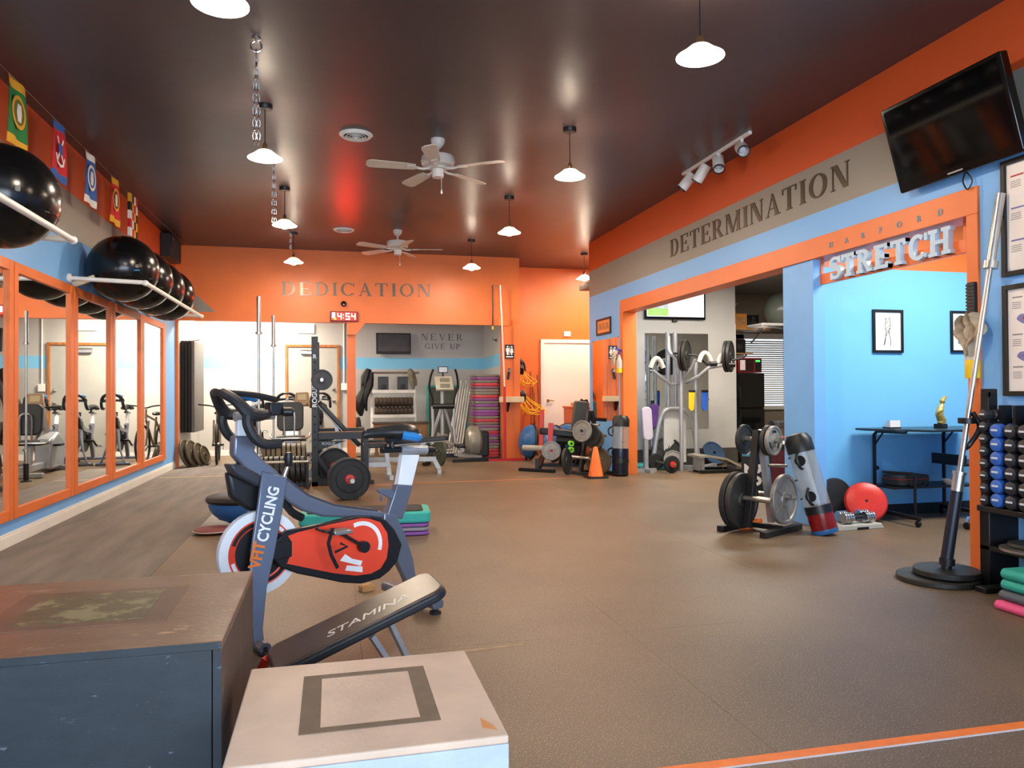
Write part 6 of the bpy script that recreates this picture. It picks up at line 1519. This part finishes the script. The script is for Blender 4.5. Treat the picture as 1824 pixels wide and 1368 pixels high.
B().cyl((.36, 0, .02), (.4, 0, .02), .03, n=10).build('end_cap', m_black, t)
t = thing('hanging_band', 'thin black band with yellow end hanging beside the red pole', 'band', (2.815, YB - .02, 2.36))
B().tube([(.0, 0, .02), (.005, -.005, .4), (.0, 0, .77)], .012, 8).build('band', m_black, t)
b = B()
for k in range(16): b.bar((.012, 0, .1 + .04 * k), (.04, 0, .095 + .04 * k), .004, .004)
b.build('fringe', m_black, t)['kind'] = 'stuff'
B().cyl((0, 0, -.03), (0, 0, .03), .018, n=10).build('end_clip', m_yellow, t)
B().tube([(0, 0, .77), (.06, 0, .77), (.1, .0, .74)], .006, 6).build('hook', m_steel, t)
# loose small strip beside the tower
t = thing('wall_hook', 'small dark hook on the alcove side wall above the step tower', 'hook', at(884, 606, x=3.02))
B().tube([(-.01, 0, 0), (-.05, -.02, .0), (-.07, -.02, .03)], .008, 6).build('hook', m_black, t); B().cbox((-.005, 0, 0), (.01, .04, .05)).build('plate', m_black, t)

# ---------------------------------------------------------------- corridor corner: bands, domes, cabinet, machine
def band_bundle(lb, p, mat, n, drop, spread):
    t = thing('resistance_bands', lb, 'resistance bands', p)
    B().cyl((0, 0, 0), (0, -.12, .02), .012, n=8).build('hook', m_steel, t)
    b = B(); rnd = random.Random(int(p[2] * 1000))
    for k in range(n):
        a = spread * (k + 1) / n; d = drop * (.75 + .25 * rnd.random())
        b.tube([(-.02, -.06, .0), (-.03 - .02 * k / n, -.08, -d * .6), (.03 + a * .4, -.1 - .02 * k, -d), (a, -.12 - .01 * k, -d * .92 + .03 * rnd.random()), (a * .6, -.1, -d * .55), (.02, -.06, 0)], .008, 6, sub=4)
    b.build('tubing', mat, t)['kind'] = 'stuff'
    b = B()
    for k in range(5): b.tube([(-.04 + .03 * k, -.08, .02), (-.05 + .035 * k, -.13, -.07), (-.03 + .03 * k, -.1, -.16)], .018, 6, sub=3)
    b.build('handles', m_black, t)['kind'] = 'stuff'
band_bundle('black handled bands with yellow tubing on the upper corridor hook', (3.42, 13.75, 1.7), m_yellow, 6, .4, .35)
band_bundle('yellow tube bands looped on the lower corridor hook', (3.42, 13.6, 1.2), m_yellow, 9, .42, .5)
B_ = thing('strap_bundle', 'black straps hanging on the corridor wall above the yellow bands', 'straps', (3.45, 13.85, 1.82))
b = B()
for k in range(7): b.tube([(.0, -.03, .05), (-.06 + .03 * k, -.07, -.06), (-.07 + .035 * k, -.08, -.26 + .03 * (k % 3))], .016, 6, sub=3)
b.build('straps', m_black, B_)['kind'] = 'stuff'; B().cyl((0, .0, .05), (0, -.06, .06), .014, n=8).build('hook', m_steel, B_)
g = 'wooden sticks leaning in the corridor'
for k, (a0, b0) in enumerate((((948, 812), (945, 662)), ((957, 812), (949, 690)), ((966, 812), (957, 668)), ((953, 812), (951, 700)))):
    p = at(*a0, y=13.6); q = at(*b0, y=14.02); p.z = .01
    t = thing('wooden_stick', 'long brown wooden stick leaning by the white door, %s from the pier' % ['first', 'third', 'fourth', 'second'][k], 'stick', p, 0, g, lookrot(q - p))
    B().cyl((0, 0, 0), (0, 0, (q - p).length), .016, n=10).build('shaft', M('stick_brown', '#8a4a22', .45, 0, .2, 5), t); B().cyl((0, 0, 0), (0, 0, .04), .018, n=10).build('tip', m_black, t)
for k, (x, y, lb) in enumerate(((3.42, 12.75, 'blue balance dome on edge nearest the pier'), (3.66, 12.15, 'blue balance dome on edge, second from the pier'), (4.12, 12.75, 'blue balance dome on edge behind the red posts'))):
    bosu(lb, (x, y, .325), (math.radians(90 - 6), 0, math.radians((-88, -80, -30)[k])))
t = thing('orange_cabinet', 'orange painted cabinet before the white door', 'cabinet', (4.3, 13.1, 0))
B().box(0, 0, .04, .8, .5, .9).build('carcass', m_orange, t, bevel=.006)
B().box(-.02, -.02, .9, .82, .52, .93).build('top', m_orange, t, bevel=.004)
for x in (.02, .41): d_ = B().box(x, -.018, .08, x + .37, -.001, .86).build('door', m_orange, t, bevel=.004); B().cyl((x + (.33 if x < .3 else .04), -.018, .6), (x + (.33 if x < .3 else .04), -.04, .6), .012, n=10).build('knob', m_steel, d_)
t = thing('paper_tray', 'shallow cream tray with a black item on the orange cabinet', 'tray', (4.42, 13.25, .93))
B().box(0, 0, 0, .42, .28, .07).build('tray', M('cream_card', '#d8a884', .6), t, bevel=.004); B().prism([(.12, .07), (.3, .07), (.27, .13), (.2, .11), (.16, .14)], .1, .16, 'y').build('cap', m_black, t)
t = thing('scale_stand', 'small red stand with green dial on the orange cabinet', 'stand', (4.9, 13.3, .93))
B().cyl((0, 0, 0), (0, 0, .34), .012, n=8).box(-.05, -.04, 0, .05, .04, .015).build('post', m_red, t); B().box(-.12, -.02, .26, .12, .02, .3).build('arm', m_red, t); B().lathe([(0, 0), (.045, 0), (.045, .03), (0, .03)], 14, (-.1, -.03, .25), 'y').build('dial', M('green_dial', '#3a9a5a', .5), t)
t = thing('back_extension', 'black padded machine with two red posts in the corridor corner', 'gym machine', (3.3, 11.15, 0), math.radians(-20))
B().bar((-.15, .1, .25), (-.13, .12, .92), .07, .05, (0, 1, 0)).build('red_post', m_red, t, bevel=.006)
B().bar((.0, -.1, .2), (.02, -.08, .72), .08, .06, (0, 1, 0)).build('red_post', m_red, t, bevel=.006)
B().bar((-.45, -.3, .025), (.1, -.55, .025), .07, .05).build('front_foot', m_blackmetal, t, bevel=.004)
B().bar((-.2, .4, .025), (.5, .4, .025), .07, .05).build('rear_foot', m_blackmetal, t, bevel=.004)
B().bar((-.15, -.42, .05), (-.12, .4, .25), .07, .07).bar((-.17, -.42, .03), (-.17, -.42, .2), .06, .06, (0, 1, 0)).build('spine', m_blackmetal, t)
b = B(); b.T = Matrix.Translation((.2, .15, .55)) @ Matrix.Rotation(.12, 4, 'Y'); b.prism(rrect(.75, .26, .05), -.05, .05); b.build('long_pad', m_black, t, bevel=.02)
B().cyl((.1, .0, .45), (.6, .1, .4), .06, n=14).build('roller', m_black, t)
B().bar((.2, .15, .5), (.15, .3, .05), .06, .06).bar((.5, .1, .4), (.4, .38, .05), .05, .05).build('strut', m_blackmetal, t)
B().cyl((-.42, .0, .33), (-.1, -.12, .33), .045, n=14).build('foot_roller', M('grey_pad', '#a39a8c', .5), t)
t = thing('upright_pad_bench', 'grey vinyl bench pad standing upright before the orange cabinet', 'exercise bench', (4.0, 11.9, 0))
b = B(); b.T = Matrix.Translation((0, 0, .42)) @ Matrix.Rotation(math.radians(8), 4, 'X') @ Matrix.Rotation(.08, 4, 'Y'); b.prism(rrect(.25, .62, .04, 4, 0, .32), -.05, .05, 'y'); b.build('back_pad', M('olive_vinyl', '#55554c', .45), t, bevel=.015, seg=3)
B().bar((0, .05, .02), (0, .05, .6), .06, .06, (0, 1, 0)).bar((-.25, .05, .03), (.25, .05, .03), .06, .05).bar((0, -.3, .03), (0, .3, .03), .06, .05).build('stand', m_blackmetal, t)
# second plate tree with its plates
t = thing('plate_tree', 'black A-frame plate rack in front of the corridor', 'weight rack', (3.66, 10.3, 0), math.radians(20))
for s in (1, -1): B().bar((s * .2, -.3, .025), (s * .2, .25, .025), .06, .05).build('foot', m_blackmetal, t, bevel=.004)
B().bar((-.2, 0, .045), (.2, 0, .045), .05, .04).build('cross_beam', m_blackmetal, t)
B().bar((-.18, 0, .05), (-.02, 0, .92), .05, .05, (0, 1, 0)).build('upright', m_blackmetal, t)
B().bar((.26, 0, .05), (.02, 0, .92), .05, .05, (0, 1, 0)).build('upright', m_blackmetal, t)
for x, z in ((0, .72), (.12, .56), (.2, .25), (-.18, .25)): B().cyl((x, -.2, z), (x, .2, z), .022, n=12).build('peg', m_steel, t)
B().bar((.0, -.0, .8), (.3, -.0, .78), .04, .05).build('top_arm', m_blackmetal, t)
g = 'plates on the rack in front of the corridor'
k_ax = V(.34, -.94, .0)
for p, r, m, st, lb in (((1037, 768), .155, m_iron, 'rim', 'pale iron plate high on the corridor rack'), ((1052, 775), .155, m_irondark, 'rim', 'dark iron plate beside the pale one on the corridor rack'), ((1059, 782), .15, M('bronze_iron', '#5a5040'), 'rim', 'brown iron plate at the side of the corridor rack'),
                    ((1066, 822), .2, M('bronze_iron', '#5a5040'), 'rim', 'large brown plate low on the corridor rack'), ((1010, 822), .19, m_irondark, 'grip', 'dark grip plate leaning low at the corridor rack')):
    plate(lb, at(*p, y=10.12), V(-.75, -.62, .1) if p[0] > 1030 else V(.8, -.6, .1), r, .035, m, st, g)
plate('pale grey plate on the machine foot roller by the corridor', at(982, 803, y=10.85), V(-.35, -.93, 0), .145, .03, m_iron, 'rim')
t = thing('green_grips', 'bright green spring collars on the corridor rack', 'collars', at(1017, 790, y=10.3))
B().ring([(.02, -.03), (.04, -.03), (.04, .03), (.02, .03)], 14, (0, 0, 0), 'y').ring([(.02, -.03), (.04, -.03), (.04, .03), (.02, .03)], 14, (.0, 0, -.09), 'y').build('collars', M('lime_green', '#7ad028', .5), t)
B().cyl((0, 0, .03), (0.02, .1, -.1), .012, n=8).build('clip', m_black, t)
t = thing('traffic_cone', 'orange traffic cone under the plate rack by the corridor', 'cone', (3.58, 9.86, 0))
B().lathe([(.11, .02), (.105, .03), (.03, .42), (.022, .43), (0, .43)], 24).build('cone', M('cone_orange', '#f0712a'), t)
B().prism(rrect(.3, .3, .04, 3), 0, .025).build('cone_base', m_black, t, bevel=.004)

# ---------------------------------------------------------------- floor tape and mat edges
m_tape = M('orange_tape', '#f07a2a', .5, 0, .08, 20); m_ytape = M('yellow_tape', '#e8c060', .5)
def flat(name, lb, pts, mat, z=.0012):
    t = thing(name, lb, 'tape', (0, 0, 0)); B().prism(pts, 0.0002, z).build('tape', mat, t); return t
flat('floor_tape', 'wide orange tape line across the floor closest to the viewer', [(.75, 2.16), (3.6, 2.13), (3.6, 2.175), (.75, 2.205)], m_tape)
flat('tape_backing', 'pale edge strip along the wide orange floor tape', [(.75, 2.15), (3.6, 2.12), (3.6, 2.13), (.75, 2.16)], M('tape_edge', '#c9c4cc', .5))
flat('floor_tape', 'thin orange tape line running to the far opening post', [(-.9, 9.87), (3.95, 9.93), (3.95, 9.955), (-.9, 9.895)], m_tape)
flat('floor_tape', 'thin yellow tape line across the turf by the mirrors', [(-2.4, 11.56), (-1.2, 11.58), (-1.2, 11.605), (-2.4, 11.585)], m_ytape)
flat('floor_tape', 'short pale scuffed strip on the floor beside the low box', [(.47, 3.38), (.88, 3.42), (.88, 3.45), (.47, 3.415)], M('pale_scuff', '#9c8468', .7, 0, .3, 12))
